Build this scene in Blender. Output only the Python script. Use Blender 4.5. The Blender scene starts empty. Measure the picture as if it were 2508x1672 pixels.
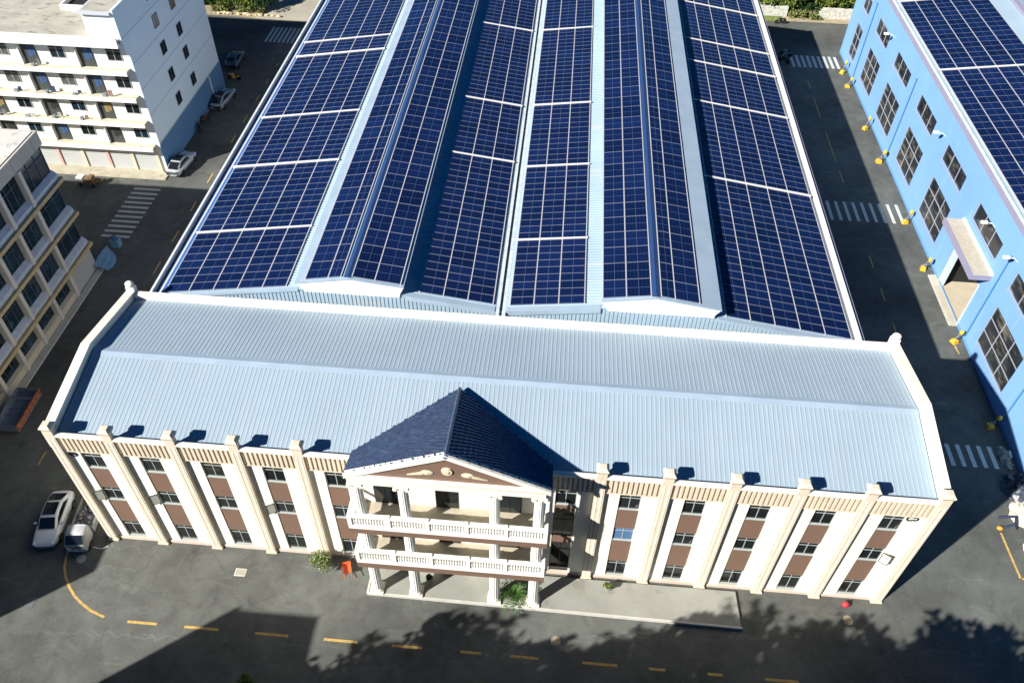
import bpy, bmesh, math, random
from mathutils import Vector, Matrix, Euler
random.seed(7)
C = bpy.context.scene.collection
R = math.radians
# ------------------------------------------------------------------ materials
MATS = {}
def M(name, col, rough=.8, metal=0., n=None, n2=None, bump=None, spec=.5, coat=0.):
    """n=(scale, amount[, stretch xyz]) brightness noise; n2=(scale, colour, threshold) blotches; bump=(scale, strength)"""
    if name in MATS: return MATS[name]
    m = bpy.data.materials.new(name); m.use_nodes = True
    nt = m.node_tree; N = nt.nodes; L = nt.links; b = N['Principled BSDF']
    b.inputs['Roughness'].default_value = rough; b.inputs['Metallic'].default_value = metal
    b.inputs['Specular IOR Level'].default_value = spec
    if coat: b.inputs['Coat Weight'].default_value = coat; b.inputs['Coat Roughness'].default_value = .05
    b.inputs['Base Color'].default_value = (*col, 1)
    tc = N.new('ShaderNodeTexCoord'); src = None
    def noise(sc, st=(1, 1, 1), det=5):
        mp = N.new('ShaderNodeMapping'); mp.inputs['Scale'].default_value = st
        L.new(tc.outputs['Object'], mp.inputs['Vector'])
        t = N.new('ShaderNodeTexNoise'); t.inputs['Scale'].default_value = sc; t.inputs['Detail'].default_value = det
        t.inputs['Roughness'].default_value = .6
        L.new(mp.outputs[0], t.inputs['Vector']); return t.outputs[0]
    if n:
        f = noise(n[0], n[2] if len(n) > 2 else (1, 1, 1))
        r = N.new('ShaderNodeMapRange'); r.inputs['From Min'].default_value = .3; r.inputs['From Max'].default_value = .7
        r.inputs['To Min'].default_value = 1 - n[1]; r.inputs['To Max'].default_value = 1 + n[1]
        L.new(f, r.inputs['Value'])
        mx = N.new('ShaderNodeVectorMath'); mx.operation = 'SCALE'; mx.inputs[0].default_value = col
        L.new(r.outputs[0], mx.inputs['Scale']); src = mx.outputs[0]
    if n2:
        f = noise(n2[0], n2[3] if len(n2) > 3 else (1, 1, 1), 8)
        r = N.new('ShaderNodeMapRange'); r.inputs['From Min'].default_value = n2[2]; r.inputs['From Max'].default_value = n2[2] + .12
        L.new(f, r.inputs['Value'])
        mx = N.new('ShaderNodeMix'); mx.data_type = 'RGBA'; mx.inputs['B'].default_value = (*n2[1], 1); mx.inputs['A'].default_value = (*col, 1)
        L.new(r.outputs[0], mx.inputs['Factor'])
        if src: L.new(src, mx.inputs['A'])
        src = mx.outputs['Result']
    if src: L.new(src, b.inputs['Base Color'])
    if bump:
        bp = N.new('ShaderNodeBump'); bp.inputs['Strength'].default_value = bump[1]; bp.inputs['Distance'].default_value = .05
        L.new(noise(bump[0]), bp.inputs['Height']); L.new(bp.outputs[0], b.inputs['Normal'])
    MATS[name] = m; return m
def asphalt():
    m = bpy.data.materials.new('asphalt'); m.use_nodes = True; nt = m.node_tree; N = nt.nodes; L = nt.links; b = N['Principled BSDF']
    b.inputs['Roughness'].default_value = .9; b.inputs['Specular IOR Level'].default_value = .25
    tc = N.new('ShaderNodeTexCoord')
    def noise(sc, det, rg=.6, st=(1, 1, 1), dist=0):
        mp = N.new('ShaderNodeMapping'); mp.inputs['Scale'].default_value = st; L.new(tc.outputs['Object'], mp.inputs['Vector'])
        t = N.new('ShaderNodeTexNoise'); t.inputs['Scale'].default_value = sc; t.inputs['Detail'].default_value = det
        t.inputs['Roughness'].default_value = rg; t.inputs['Distortion'].default_value = dist; L.new(mp.outputs[0], t.inputs['Vector']); return t.outputs[0]
    def rng(s, a, c, d, e):
        r = N.new('ShaderNodeMapRange'); r.inputs['From Min'].default_value = a; r.inputs['From Max'].default_value = c
        r.inputs['To Min'].default_value = d; r.inputs['To Max'].default_value = e; L.new(s, r.inputs['Value']); return r.outputs[0]
    def mul(a, c):
        x = N.new('ShaderNodeMath'); x.operation = 'MULTIPLY'; L.new(a, x.inputs[0]); L.new(c, x.inputs[1]); return x.outputs[0]
    v = mul(rng(noise(.09, 4), .3, .7, .64, 1.34), rng(noise(.7, 7, .65, (1, 1, 1), .8), .3, .7, .8, 1.2))
    v = mul(v, rng(noise(9, 3), .3, .7, .9, 1.1))
    v = mul(v, rng(noise(.5, 8, .75, (.35, 1.6, 1), 1.5), .58, .74, 1., 1.5))   # pale tyre and drag scuffs
    v = mul(v, rng(noise(.23, 6, .7, (1, 1, 1), 1.2), .60, .72, 1., .66))         # oil-dark patches
    mx = N.new('ShaderNodeVectorMath'); mx.operation = 'SCALE'; mx.inputs[0].default_value = (.100, .105, .098)
    vo = N.new('ShaderNodeTexVoronoi'); vo.feature = 'DISTANCE_TO_EDGE'; vo.inputs['Scale'].default_value = .16
    wv = N.new('ShaderNodeTexNoise'); wv.inputs['Scale'].default_value = 1.2; wv.inputs['Detail'].default_value = 6; L.new(tc.outputs['Object'], wv.inputs['Vector'])
    ad = N.new('ShaderNodeVectorMath'); ad.operation = 'MULTIPLY_ADD'; ad.inputs[1].default_value = (1.6, 1.6, 0); L.new(wv.outputs['Color'], ad.inputs[0]); L.new(tc.outputs['Object'], ad.inputs[2])
    L.new(ad.outputs[0], vo.inputs['Vector'])
    v = mul(v, rng(vo.outputs['Distance'], 0., .01, .84, 1.))                     # hairline cracks
    for ang, seed in ((.9, 3.), (-.35, 11.)):                                     # long pale scratches and tyre marks
        mp = N.new('ShaderNodeMapping'); mp.inputs['Rotation'].default_value = (0, 0, ang); mp.inputs['Location'].default_value = (seed, seed, 0); mp.inputs['Scale'].default_value = (.05, 2.2, 1)
        L.new(ad.outputs[0], mp.inputs['Vector']); t = N.new('ShaderNodeTexNoise'); t.inputs['Scale'].default_value = 1.4; t.inputs['Detail'].default_value = 2; L.new(mp.outputs[0], t.inputs['Vector'])
        v = mul(v, rng(t.outputs[0], .66, .74, 1., 1.28))
    L.new(v, mx.inputs['Scale'])
    L.new(mx.outputs[0], b.inputs['Base Color'])
    bp = N.new('ShaderNodeBump'); bp.inputs['Strength'].default_value = .3; bp.inputs['Distance'].default_value = .02
    L.new(noise(25, 3), bp.inputs['Height']); L.new(bp.outputs[0], b.inputs['Normal'])
    return m
def panel_mat(name, nx, ny, w, h, tint):
    """dark solar glass with fine cell lines, laid out in the panel's own coordinates"""
    m = bpy.data.materials.new(name); m.use_nodes = True; nt = m.node_tree; N = nt.nodes; L = nt.links; b = N['Principled BSDF']
    b.inputs['Roughness'].default_value = .16; b.inputs['Specular IOR Level'].default_value = .4
    tc = N.new('ShaderNodeTexCoord'); sp = N.new('ShaderNodeSeparateXYZ'); L.new(tc.outputs['Object'], sp.inputs[0])
    def line(axis, size, cells, lw):
        a = N.new('ShaderNodeMath'); a.operation = 'MULTIPLY'; a.inputs[1].default_value = cells / size; L.new(sp.outputs[axis], a.inputs[0])
        f = N.new('ShaderNodeMath'); f.operation = 'FRACT'; L.new(a.outputs[0], f.inputs[0])
        s = N.new('ShaderNodeMath'); s.operation = 'SUBTRACT'; s.inputs[1].default_value = .5; L.new(f.outputs[0], s.inputs[0])
        ab = N.new('ShaderNodeMath'); ab.operation = 'ABSOLUTE'; L.new(s.outputs[0], ab.inputs[0])
        g = N.new('ShaderNodeMath'); g.operation = 'GREATER_THAN'; g.inputs[1].default_value = .5 - lw; L.new(ab.outputs[0], g.inputs[0]); return g.outputs[0]
    mxn = N.new('ShaderNodeMath'); mxn.operation = 'MAXIMUM'
    L.new(line(0, w, nx, .035), mxn.inputs[0]); L.new(line(1, h, ny, .035), mxn.inputs[1])
    mid = N.new('ShaderNodeMath'); mid.operation = 'MAXIMUM'          # the module's central bus gap
    def centre(axis, lw):
        a = N.new('ShaderNodeMath'); a.operation = 'ABSOLUTE'; L.new(sp.outputs[axis], a.inputs[0])
        g = N.new('ShaderNodeMath'); g.operation = 'LESS_THAN'; g.inputs[1].default_value = lw; L.new(a.outputs[0], g.inputs[0]); return g.outputs[0]
    L.new(centre(0, .014), mid.inputs[0]); mid.inputs[1].default_value = 0
    if h > 1.5: L.new(centre(1, .02), mid.inputs[1])
    oi = N.new('ShaderNodeObjectInfo'); r = N.new('ShaderNodeMapRange'); r.inputs['To Min'].default_value = .72; r.inputs['To Max'].default_value = 1.28
    L.new(oi.outputs['Random'], r.inputs['Value'])
    sc = N.new('ShaderNodeVectorMath'); sc.operation = 'SCALE'; sc.inputs[0].default_value = tint; L.new(r.outputs[0], sc.inputs['Scale'])
    m1 = N.new('ShaderNodeMix'); m1.data_type = 'RGBA'; L.new(mxn.outputs[0], m1.inputs['Factor']); L.new(sc.outputs[0], m1.inputs['A']); m1.inputs['B'].default_value = (.012, .028, .095, 1)
    m2 = N.new('ShaderNodeMix'); m2.data_type = 'RGBA'; L.new(mid.outputs[0], m2.inputs['Factor']); L.new(m1.outputs['Result'], m2.inputs['A']); m2.inputs['B'].default_value = (.07, .10, .19, 1)
    L.new(m2.outputs['Result'], b.inputs['Base Color'])
    # slight dust changes the gloss from module to module
    r2 = N.new('ShaderNodeMapRange'); r2.inputs['To Min'].default_value = .13; r2.inputs['To Max'].default_value = .24; L.new(oi.outputs['Random'], r2.inputs['Value'])
    L.new(r2.outputs[0], b.inputs['Roughness'])
    return m
cream = M('cream_render', (.82, .80, .70), .85, n=(.35, .035), n2=(1.6, (.66, .62, .52), .64, (3.5, 3, .22)))
trim = M('tan_stone_trim', (.64, .56, .44), .85, n=(1.2, .08), n2=(1.8, (.46, .40, .31), .60, (2.5, 2.5, .35)))
trim_hi = M('cream_coping', (.82, .77, .66), .8, n=(.8, .05), n2=(3, (.55, .5, .42), .68))
pinkbase = M('pink_plinth', (.62, .5, .43), .85, n=(1.5, .08))
groove = M('brown_groove_paint', (.50, .39, .28), .85)
brown = M('brown_panel', (.185, .115, .085), .6, n=(.8, .05))
glass = M('dark_window_glass', (.012, .016, .018), .06, n=(.6, .5), spec=.6)
glassb = M('blue_window_glass', (.012, .028, .045), .08, n=(.35, .7), n2=(.8, (.05, .09, .12), .58), spec=.7)
curtain = M('blue_curtain', (.07, .16, .32), .7)
alu = M('aluminium_frame', (.42, .46, .45), .45, .2)
darkframe = M('dark_frame', (.05, .06, .06), .5)
roofsheet = M('pale_blue_sheet_metal', (.30, .385, .465), .6, n=(.12, .07), n2=(.5, (.335, .41, .475), .56, (3.5, .2, 1)))
roofsheet2 = M('pale_warehouse_sheet', (.32, .43, .53), .55, n=(.2, .08), n2=(.8, (.40, .45, .47), .58, (.3, 2, 1)))
flash = M('pale_blue_flashing', (.30, .39, .49), .55, n=(.6, .08))
tile = M('navy_roof_tile', (.055, .085, .16), .42, n=(2.5, .35), n2=(1.8, (.13, .15, .19), .57, (1, 3, 1)))
white = M('white_paint', (.80, .80, .76), .7, n=(1, .04))
whited = M('aged_white_paint', (.78, .77, .72), .8, n=(.8, .06), n2=(2.2, (.45, .43, .37), .6))
floor_t = M('balcony_floor', (.42, .37, .29), .8, n=(2, .1), n2=(1.2, (.28, .23, .17), .6))
concrete = M('pale_concrete', (.27, .275, .25), .85, n=(.5, .12), n2=(.6, (.19, .19, .17), .58), bump=(15, .2))
kerbm = M('kerb_concrete', (.5, .49, .45), .8, n=(1.5, .1))
bluewall = M('sky_blue_wall', (.18, .36, .66), .8, n=(.15, .06), n2=(.9, (.22, .39, .64), .58, (1, 1.6, .22)))
bluedark = M('blue_gutter', (.03, .12, .33), .5)
lilac = M('lilac_fascia', (.27, .26, .36), .7, n=(1, .05))
frame_m = M('panel_frame_aluminium', (.20, .22, .31), .45, .2)
rail_m2 = M('mounting_rail_aluminium', (.62, .61, .62), .45, .2)
railm = M('purlin_white', (.74, .73, .69), .5, .1)
ridgeblue = M('dark_blue_ridge', (.015, .05, .16), .6, bump=(6, .6))
yellow = M('yellow_road_paint', (.52, .34, .10), .8, n=(3, .25), n2=(5, (.20, .16, .10), .56))
whitep = M('white_road_paint', (.50, .52, .50), .8, n=(3, .15), n2=(6, (.2, .21, .2), .64))
ypost = M('yellow_enamel', (.75, .42, .03), .45)
stone = M('weathered_grey_roof', (.40, .385, .33), .9, n=(.6, .18), n2=(.9, (.22, .215, .19), .55, (1, 2, 1)), bump=(3, .5))
ledge_m = M('stained_ledge', (.56, .52, .40), .9, n=(1.4, .12), n2=(2.2, (.27, .25, .19), .54, (.7, 2, 1)), bump=(4, .4))
tan_ledge = M('tan_ledge', (.50, .39, .22), .85, n=(.8, .1), n2=(2, (.32, .24, .14), .62))
officewall = M('grey_office_wall', (.60, .57, .50), .8, n=(.5, .06))
officecream = M('cream_office_wall', (.58, .52, .40), .85, n=(.6, .06))
dormside = M('pale_side_wall', (.70, .81, .87), .85, n=(.2, .03))
dormblue = M('blue_dado', (.09, .21, .38), .8, n=(.4, .06))
shutter_m = M('grey_roller_shutter', (.45, .47, .47), .6, n=(.4, .05))
pink = M('pink_paint', (.62, .12, .28), .7)
rubber = M('rubber', (.015, .015, .016), .9)
carwhite = M('white_car_paint', (.72, .74, .76), .3, coat=1.)
carsilver = M('silver_car_paint', (.38, .42, .45), .3, .5, coat=1.)
carglass = M('car_glass', (.010, .013, .018), .08, spec=.5)
chrome = M('chrome', (.6, .6, .6), .2, 1.)
redlamp = M('red_lamp', (.12, .01, .01), .3)
rust = M('rusty_orange_steel', (.30, .10, .04), .85, n=(3, .4), n2=(2, (.16, .13, .12), .55))
steelblue = M('faded_blue_steel', (.12, .16, .22), .7, n=(2, .3))
tarpblue = M('faded_blue_canvas', (.14, .28, .42), .8, n=(2, .12))
tarpdark = M('dark_plastic_sheet', (.05, .06, .08), .35, n=(2, .6), n2=(2.5, (.28, .32, .36), .6), bump=(2, 1.))
rubblem = M('pale_rubble', (.62, .58, .46), .95, n=(2, .2), n2=(3, (.25, .19, .12), .62), bump=(5, .8))
woodm = M('brown_wood', (.20, .12, .06), .85, n=(3, .3))
leafA = M('leaf_green', (.055, .105, .022), .7, n=(1.2, .55), spec=.2)
leafB = M('leaf_yellow_green', (.13, .17, .03), .7, n=(1.2, .5), spec=.2)
leafC = M('leaf_dark_green', (.022, .055, .018), .7, n=(1.2, .5), spec=.2)
bark = M('bark', (.10, .075, .05), .95, n=(4, .3))
grass_m = M('grass', (.13, .17, .035), .95, n=(2, .4), n2=(1, (.25, .24, .10), .55))
earth = M('dry_earth', (.30, .25, .16), .95, n=(.6, .2), n2=(1, (.36, .34, .26), .55))
paleroad = M('pale_cement_road', (.36, .33, .27), .9, n=(.4, .12), n2=(.7, (.26, .24, .2), .6))
stonewall = M('whitewashed_stone', (.55, .55, .50), .95, n=(2.5, .25), n2=(3, (.30, .30, .27), .58), bump=(5, 1.))
redm = M('red_plastic', (.55, .03, .05), .5)
orangem = M('orange_plastic', (.62, .12, .04), .5)
blackm = M('black_paint', (.01, .012, .012), .6)
orn = M('ochre_relief', (.62, .56, .38), .7)
dark_int = M('dark_interior', (.01, .01, .012), .9)
skylamp = M('lamp_glass', (.75, .78, .78), .3)
roadm = asphalt()
# ------------------------------------------------------------------ mesh builder
class MB:
    def __init__(s): s.v = []; s.f = []; s.m = []
    def add(s, vs, fs, mi=0):
        o = len(s.v); s.v += [tuple(p) for p in vs]; s.f += [tuple(i + o for i in f) for f in fs]; s.m += [mi] * len(fs); return s
    def box(s, x0, y0, z0, x1, y1, z1, mi=0):
        return s.add([(x0, y0, z0), (x1, y0, z0), (x1, y1, z0), (x0, y1, z0), (x0, y0, z1), (x1, y0, z1), (x1, y1, z1), (x0, y1, z1)],
                     [(0, 3, 2, 1), (4, 5, 6, 7), (0, 1, 5, 4), (1, 2, 6, 5), (2, 3, 7, 6), (3, 0, 4, 7)], mi)
    def poly(s, pts, mi=0): return s.add(pts, [tuple(range(len(pts)))], mi)
    def prism(s, pts, vec, mi=0, mi_side=None):
        n = len(pts); v = Vector(vec); b = [tuple(Vector(p) + v) for p in pts]
        s.add(list(pts) + b, [tuple(range(n))[::-1], tuple(range(n, 2 * n))], mi)
        return s.add(list(pts) + b, [(i, (i + 1) % n, n + (i + 1) % n, n + i) for i in range(n)], mi if mi_side is None else mi_side)
    def cyl(s, p0, p1, r0, r1=None, n=12, mi=0, caps=True):
        r1 = r0 if r1 is None else r1; p0 = Vector(p0); p1 = Vector(p1); d = (p1 - p0).normalized()
        a = d.orthogonal().normalized(); b = d.cross(a); vs = []
        for p, r in ((p0, r0), (p1, r1)):
            for i in range(n): t = 2 * math.pi * i / n; vs.append(p + a * math.cos(t) * r + b * math.sin(t) * r)
        fs = [(i, (i + 1) % n, n + (i + 1) % n, n + i) for i in range(n)]
        if caps: fs += [tuple(range(n))[::-1], tuple(range(n, 2 * n))]
        return s.add(vs, fs, mi)
    def tube(s, pts, r, n=8, mi=0):
        for a, b in zip(pts, pts[1:]): s.cyl(a, b, r, r, n, mi)
        return s
    def lathe(s, prof, c=(0, 0, 0), n=20, mi=0, flute=0, nf=12):
        vs = []; k = len(prof)
        for r, z in prof:
            for i in range(n):
                t = 2 * math.pi * i / n; rr = r * (1 - flute * (i % 2)); vs.append((c[0] + rr * math.cos(t), c[1] + rr * math.sin(t), c[2] + z))
        fs = [(j * n + i, j * n + (i + 1) % n, (j + 1) * n + (i + 1) % n, (j + 1) * n + i) for j in range(k - 1) for i in range(n)]
        fs += [tuple(range(n))[::-1], tuple(range((k - 1) * n, k * n))]
        return s.add(vs, fs, mi)
    def ball(s, c, r, sub=2, mi=0, jit=0., sq=(1, 1, 1)):
        bm = bmesh.new(); bmesh.ops.create_icosphere(bm, subdivisions=sub, radius=1)
        vs = []
        for v in bm.verts:
            j = 1 + random.uniform(-jit, jit); vs.append((c[0] + v.co.x * r * j * sq[0], c[1] + v.co.y * r * j * sq[1], c[2] + v.co.z * r * j * sq[2]))
        fs = [tuple(v.index for v in f.verts) for f in bm.faces]; bm.free(); return s.add(vs, fs, mi)
    def mesh(s, name, mats, off=(0, 0, 0), smooth=False):
        me = bpy.data.meshes.new(name)
        me.from_pydata([(x - off[0], y - off[1], z - off[2]) for x, y, z in s.v], [], s.f)
        for m in (mats if isinstance(mats, (list, tuple)) else [mats]): me.materials.append(m)
        me.polygons.foreach_set('material_index', s.m)
        if smooth: me.polygons.foreach_set('use_smooth', [True] * len(me.polygons))
        me.update(); return me
WL = {}                                   # world position of every thing's / part's origin
def tag(o, label=None, cat=None, group=None, kind=None):
    if label: o['label'] = label
    if cat: o['category'] = cat
    if group: o['group'] = group
    if kind: o['kind'] = kind
    return o
def thing(name, label, cat, loc=(0, 0, 0), rz=0, group=None):
    o = bpy.data.objects.new(name, None); C.objects.link(o); o.location = loc; o.rotation_euler = (0, 0, rz)
    o.empty_display_size = .3; WL[o] = Vector(loc); return tag(o, label, cat, group)
def part(name, mb, mats, parent=None, smooth=False, label=None):
    """mesh given in the scene's coordinates"""
    off = WL[parent] if parent else Vector((0, 0, 0))
    o = bpy.data.objects.new(name, mb.mesh(name, mats, off, smooth)); C.objects.link(o)
    if parent: o.parent = parent
    WL[o] = off.copy()
    if label: o['label'] = label
    return o
def lpart(name, me, parent, loc=(0, 0, 0), rot=(0, 0, 0), label=None):
    """shared mesh given in its own coordinates, placed relative to the parent"""
    o = bpy.data.objects.new(name, me); C.objects.link(o); o.parent = parent; o.location = loc; o.rotation_euler = rot
    WL[o] = WL[parent] + Vector(loc)
    if label: o['label'] = label
    return o
def solo(name, mb, mats, label, cat, loc=(0, 0, 0), group=None, smooth=False):
    o = bpy.data.objects.new(name, mb.mesh(name, mats, loc, smooth)); C.objects.link(o); o.location = loc; WL[o] = Vector(loc)
    return tag(o, label, cat, group)
def struct(name, mb, mats): return tag(part(name, mb, mats), kind='structure')
def sheet(poly, z):
    b = MB(); b.poly([(x, y, z) for x, y in poly]); return b
# ------------------------------------------------------------------ the ground and its markings
struct('ground', sheet([(-400, -400), (460, -400), (460, 600), (-400, 600)], 0), roadm)
def dash(x0, y0, x1, y1, m=yellow, z=.004): struct('lane_marking', sheet([(x0, y0), (x1, y0), (x1, y1), (x0, y1)], z), m)
for a, b in ((3.77, 5.83), (7.72, 10.08), (12.58, 14.84), (17.25, 19.54), (21.87, 23.91), (26.45, 27.83), (29.8, 31.66), (34.56, 36.86), (38.93, 40.0), (42.77, 43.72), (46.48, 48.67), (51.5, 53.6)):
    dash(a, -6.30 - (a * .003), b, -6.12 - (a * .003))
for a, b in ((33.5, 35.4), (38.8, 40.5), (44.0, 45.9), (52.3, 54.0), (56.8, 58.6), (62.0, 63.5), (66.5, 67.8), (71.3, 72.3), (28.5, 30.4)): dash(-8.32, a, -8.18, b)
for a, b in ((66.0, 70.7), (55.8, 62.3), (51.6, 54.1), (36.7, 38.6), (31.75, 33.5), (73.3, 75.4), (27, 28.6)): dash(63.05, a, 63.17, b)
dash(-8.45, 5.6, -8.33, 6.9)
arc = MB(); pts = [(-2.69, -.9), (-2.55, -1.9), (-2.25, -2.77), (-1.8, -3.5), (-1.24, -4.15), (-.6, -4.75), (.11, -5.22), (1.0, -5.7), (2.08, -6.05)]
Lp, Rp = [], []
for i, (x, y) in enumerate(pts):
    a = Vector(pts[max(i - 1, 0)]); b = Vector(pts[min(i + 1, len(pts) - 1)]); d = (b - a).normalized(); n = Vector((-d.y, d.x)) * .085
    Lp.append((x + n.x, y + n.y, .004)); Rp.append((x - n.x, y - n.y, .004))
for i in range(len(pts) - 1): arc.poly([Lp[i], Rp[i], Rp[i + 1], Lp[i + 1]])
struct('lane_marking', arc, yellow)
b = MB(); b.poly([(65.60, 6.3, .004), (65.75, 2.5, .004), (65.92, 2.5, .004), (65.76, 6.3, .004)]); b.poly([(65.75, 2.5, .004), (67.4, 2.3, .004), (67.4, 2.46, .004), (65.92, 2.64, .004)]); struct('lane_marking', b, yellow)
b = MB(); b.poly([(67.95, 27.0, .004), (68.1, 27.0, .004), (68.25, 25.1, .004), (68.1, 25.1, .004)]); struct('lane_marking', b, yellow)
def crosswalk(bars):
    b = MB()
    for x0, y0, x1, y1 in bars: b.poly([(x0, y0, .004), (x1, y0, .004), (x1, y1, .004), (x0, y1, .004)])
    struct('crosswalk', b, whitep)
crosswalk([(-15.85, y - .17, -12.85, y + .17) for y in [42.15 - .83 * i for i in range(11)]])
crosswalk([(-12.0 + .62 * i, 78.1, -11.66 + .62 * i, 82.8) for i in range(7)])
crosswalk([(61.75 + .76 * i, 79.2, 62.15 + .76 * i, 82.65) for i in range(9)])
crosswalk([(60.34 + .94 * i, 44.4, 60.68 + .94 * i, 47.85) for i in range(9)])
crosswalk([(63.82 + .85 * i, 12.3, 64.16 + .85 * i, 14.5) for i in range(6)])
def pave(name, x0, y0, x1, y1, h, m, kerb=None):
    b = MB(); b.box(x0, y0, -.05, x1, y1, h, 0)
    return struct(name, b, m)
# raised entrance apron with kerb
b = MB(); b.prism([(19.6, -2.72, -.05), (45.28, -3.0, -.05), (45.15, -.42, -.05), (19.6, -.42, -.05)], (0, 0, .27)); struct('entrance_apron', b, concrete)
b = MB(); b.prism([(19.5, -2.86, -.05), (45.38, -3.14, -.05), (45.28, -3.003, -.05), (19.6, -2.723, -.05)], (0, 0, .30)); b.prism([(19.47, -2.86, -.05), (19.597, -2.72, -.05), (19.597, -.5, -.05), (19.47, -.5, -.05)], (0, 0, .29)); struct('apron_kerb', b, kerbm)
pave('office_pavement', -13.86, -6, -13.25, 29.3, .15, kerbm)
pave('dormitory_pavement', -60, 44.0, -13.0, 46.0, .12, M('dirty_pavement', (.42, .39, .30), .9, n=(1, .15), n2=(1.5, (.24, .22, .16), .58)))
pave('right_pavement_slab', 68.5, 28.8, 69.1, 36.0, .16, M('cream_slab', (.48, .43, .34), .85, n=(.8, .1)))
pave('doorstep_kerb', 68.3, 28.8, 68.47, 36.0, .12, kerbm)
# ground beyond the yard
struct('dirt_ground', sheet([(-90, 86.2), (-19, 85.6), (-13.5, 85.1), (-4, 85.0), (20, 90), (56, 94.2), (100, 94.2), (300, 95), (300, 400), (-300, 400), (-300, 87)], .004), earth)
struct('back_road', sheet([(-15.5, 85.2), (-3, 85.2), (14, 130), (-2, 140)], .008), paleroad)
struct('roadside_verge', sheet([(62.5, 93.6), (120, 93.9), (120, 95.1), (62.5, 95.1)], .012), M('sandy_verge', (.36, .30, .20), .95, n=(1, .15)))
# ------------------------------------------------------------------ FRONT OFFICE BUILDING
PX = [.29, 4, 8, 12, 16, 20, 24, 27.3, 30.66, 34.66, 38.66, 42.66, 46.66, 50.66, 54.96]
D0, D1 = 0.0, 13.1
fb = thing('factory_office', 'long cream three-storey office with tan pilasters and pale blue metal roof', 'building', (27.5, 0, 0))
WB = [0, 1, 2, 3, 4, 8, 9, 10, 11, 12, 13]           # bays with window columns
def wx(i): c = (PX[i] + PX[i + 1]) / 2 - (.05 if i < 5 else 0); return c - .68, c + .68
wall = MB()
wall.box(.05, .42, 0, 55.2, D1 - .3, 11.3); wall.box(.05, .103, 10.603, 55.2, .417, 11.2)
cur = .05
for i in WB:
    a, c = wx(i); wall.box(cur, 0, .3, a, .415, 10.6); cur = c
wall.box(cur, 0, .3, 55.2, .415, 10.6)
wall.box(.05, 0, 10.603, 55.2, .1, 12.0)
wall.box(19.9, -.75, .2, 30.75, -.003, 12.4)          # inner wall of the portico
wall.box(.05, D1 - .297, 0, 55.2, D1, 12.1)
part('wall', wall, cream, fb)
pl = MB(); pl.box(.0, -.09, 0, 19.85, .38, .297); pl.box(30.8, -.09, 0, 55.25, .38, .297); part('plinth', pl, pinkbase, fb)
for i, x in enumerate(PX):
    if i in (6, 7): continue
    b = MB(); w = .31
    b.box(x - w, -.26, .16, x + w, .099, 12.75 if i not in (5, 8) else 12.1)
    b.box(x - w - .07, -.34, 0, x + w + .07, .12, .158)
    for d in (-.15, .15): b.box(x + d - .05, -.278, .3, x + d + .05, -.263, 12.0, 1)
    if i in (5, 8): part('pilaster', b, [trim, trim_hi], fb); continue
    # faceted cap that leans over the coping
    zz = 12.753; o1 = (w + .01, .27, .30); o2 = (w + .07, .36, .36); o3 = (w - .10, .2, .18)
    pr = [(x - o1[0], -o1[1], zz), (x + o1[0], -o1[1], zz), (x + o1[0], o1[2], zz), (x - o1[0], o1[2], zz)]
    q = [(x - o2[0], -o2[1], zz + .24), (x + o2[0], -o2[1], zz + .24), (x + o2[0], o2[2], zz + .24), (x - o2[0], o2[2], zz + .24)]
    t = [(x - o3[0], -o3[1], zz + .46), (x + o3[0], -o3[1], zz + .46), (x + o3[0], o3[2], zz + .46), (x - o3[0], o3[2], zz + .46)]
    sides = lambda o: [(o, o + 1, o + 5, o + 4), (o + 1, o + 2, o + 6, o + 5), (o + 2, o + 3, o + 7, o + 6), (o + 3, o, o + 4, o + 7)]
    b.add(pr + q + t, sides(0) + sides(4) + [(8, 9, 10, 11), (3, 2, 1, 0)])
    part('pilaster', b, [trim, trim_hi], fb)
for i in range(14):
    if i in (5, 6, 7): continue
    x0, x1 = PX[i] + .315, PX[i + 1] - .315
    if i == 4: x1 = 19.62
    if i == 8: x0 = 31.0
    b = MB(); b.box(x0, -.10, 10.65, x1, -.003, 12.11, 1)
    n = int((x1 - x0) / .29); st = (x1 - x0) / n
    for k in range(n + 1):
        cx = x0 + k * st
        b.box(max(x0, cx - .085), -.19, 10.72, min(x1, cx + .085), -.103, 12.08, 0)
    b.box(x0, -.15, 10.56, x1, -.002, 10.648, 0)
    part('parapet_panel', b, [trim, groove], fb)
    c = MB(); ang = [(-.24, 12.115), (-.27, 12.22), (-.2, 12.31), (-.08, 12.34), (.04, 12.32), (.1, 12.24), (.1, 12.115)]
    c.prism([(x0, y, z) for y, z in ang], (x1 - x0, 0, 0)); part('coping', c, trim_hi, fb)
# roof, two ribbed slopes
def ribbed(x0, x1, y0, z0, y1, z1, pitch, h, axis='x', jitter=0.0):
    b = MB(); n = int(round((x1 - x0) / pitch)); st = (x1 - x0) / n; prof = []
    for k in range(n):
        a = x0 + k * st
        prof += [(a, 0), (a + st * .60, 0), (a + st * .68, h), (a + st * .88, h), (a + st * .96, 0)]
    prof.append((x1, 0)); vs = []
    for a, dz in prof:
        if axis == 'x': vs += [(a, y0, z0 + dz), (a, y1, z1 + dz)]
        else: vs += [(y0, a, z0 + dz), (y1, a, z1 + dz)]
    m = len(prof)
    b.add(vs, [((2 * i, 2 * i + 2, 2 * i + 3, 2 * i + 1) if axis == 'x' else (2 * i, 2 * i + 1, 2 * i + 3, 2 * i + 2)) for i in range(m - 1)])
    return b
rf = ribbed(.32, 54.9, .42, 11.76, 6.5, 12.93, .30, .015)
rf2 = ribbed(.32, 54.9, 12.9, 11.85, 6.5, 12.93, .30, .015)
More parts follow.
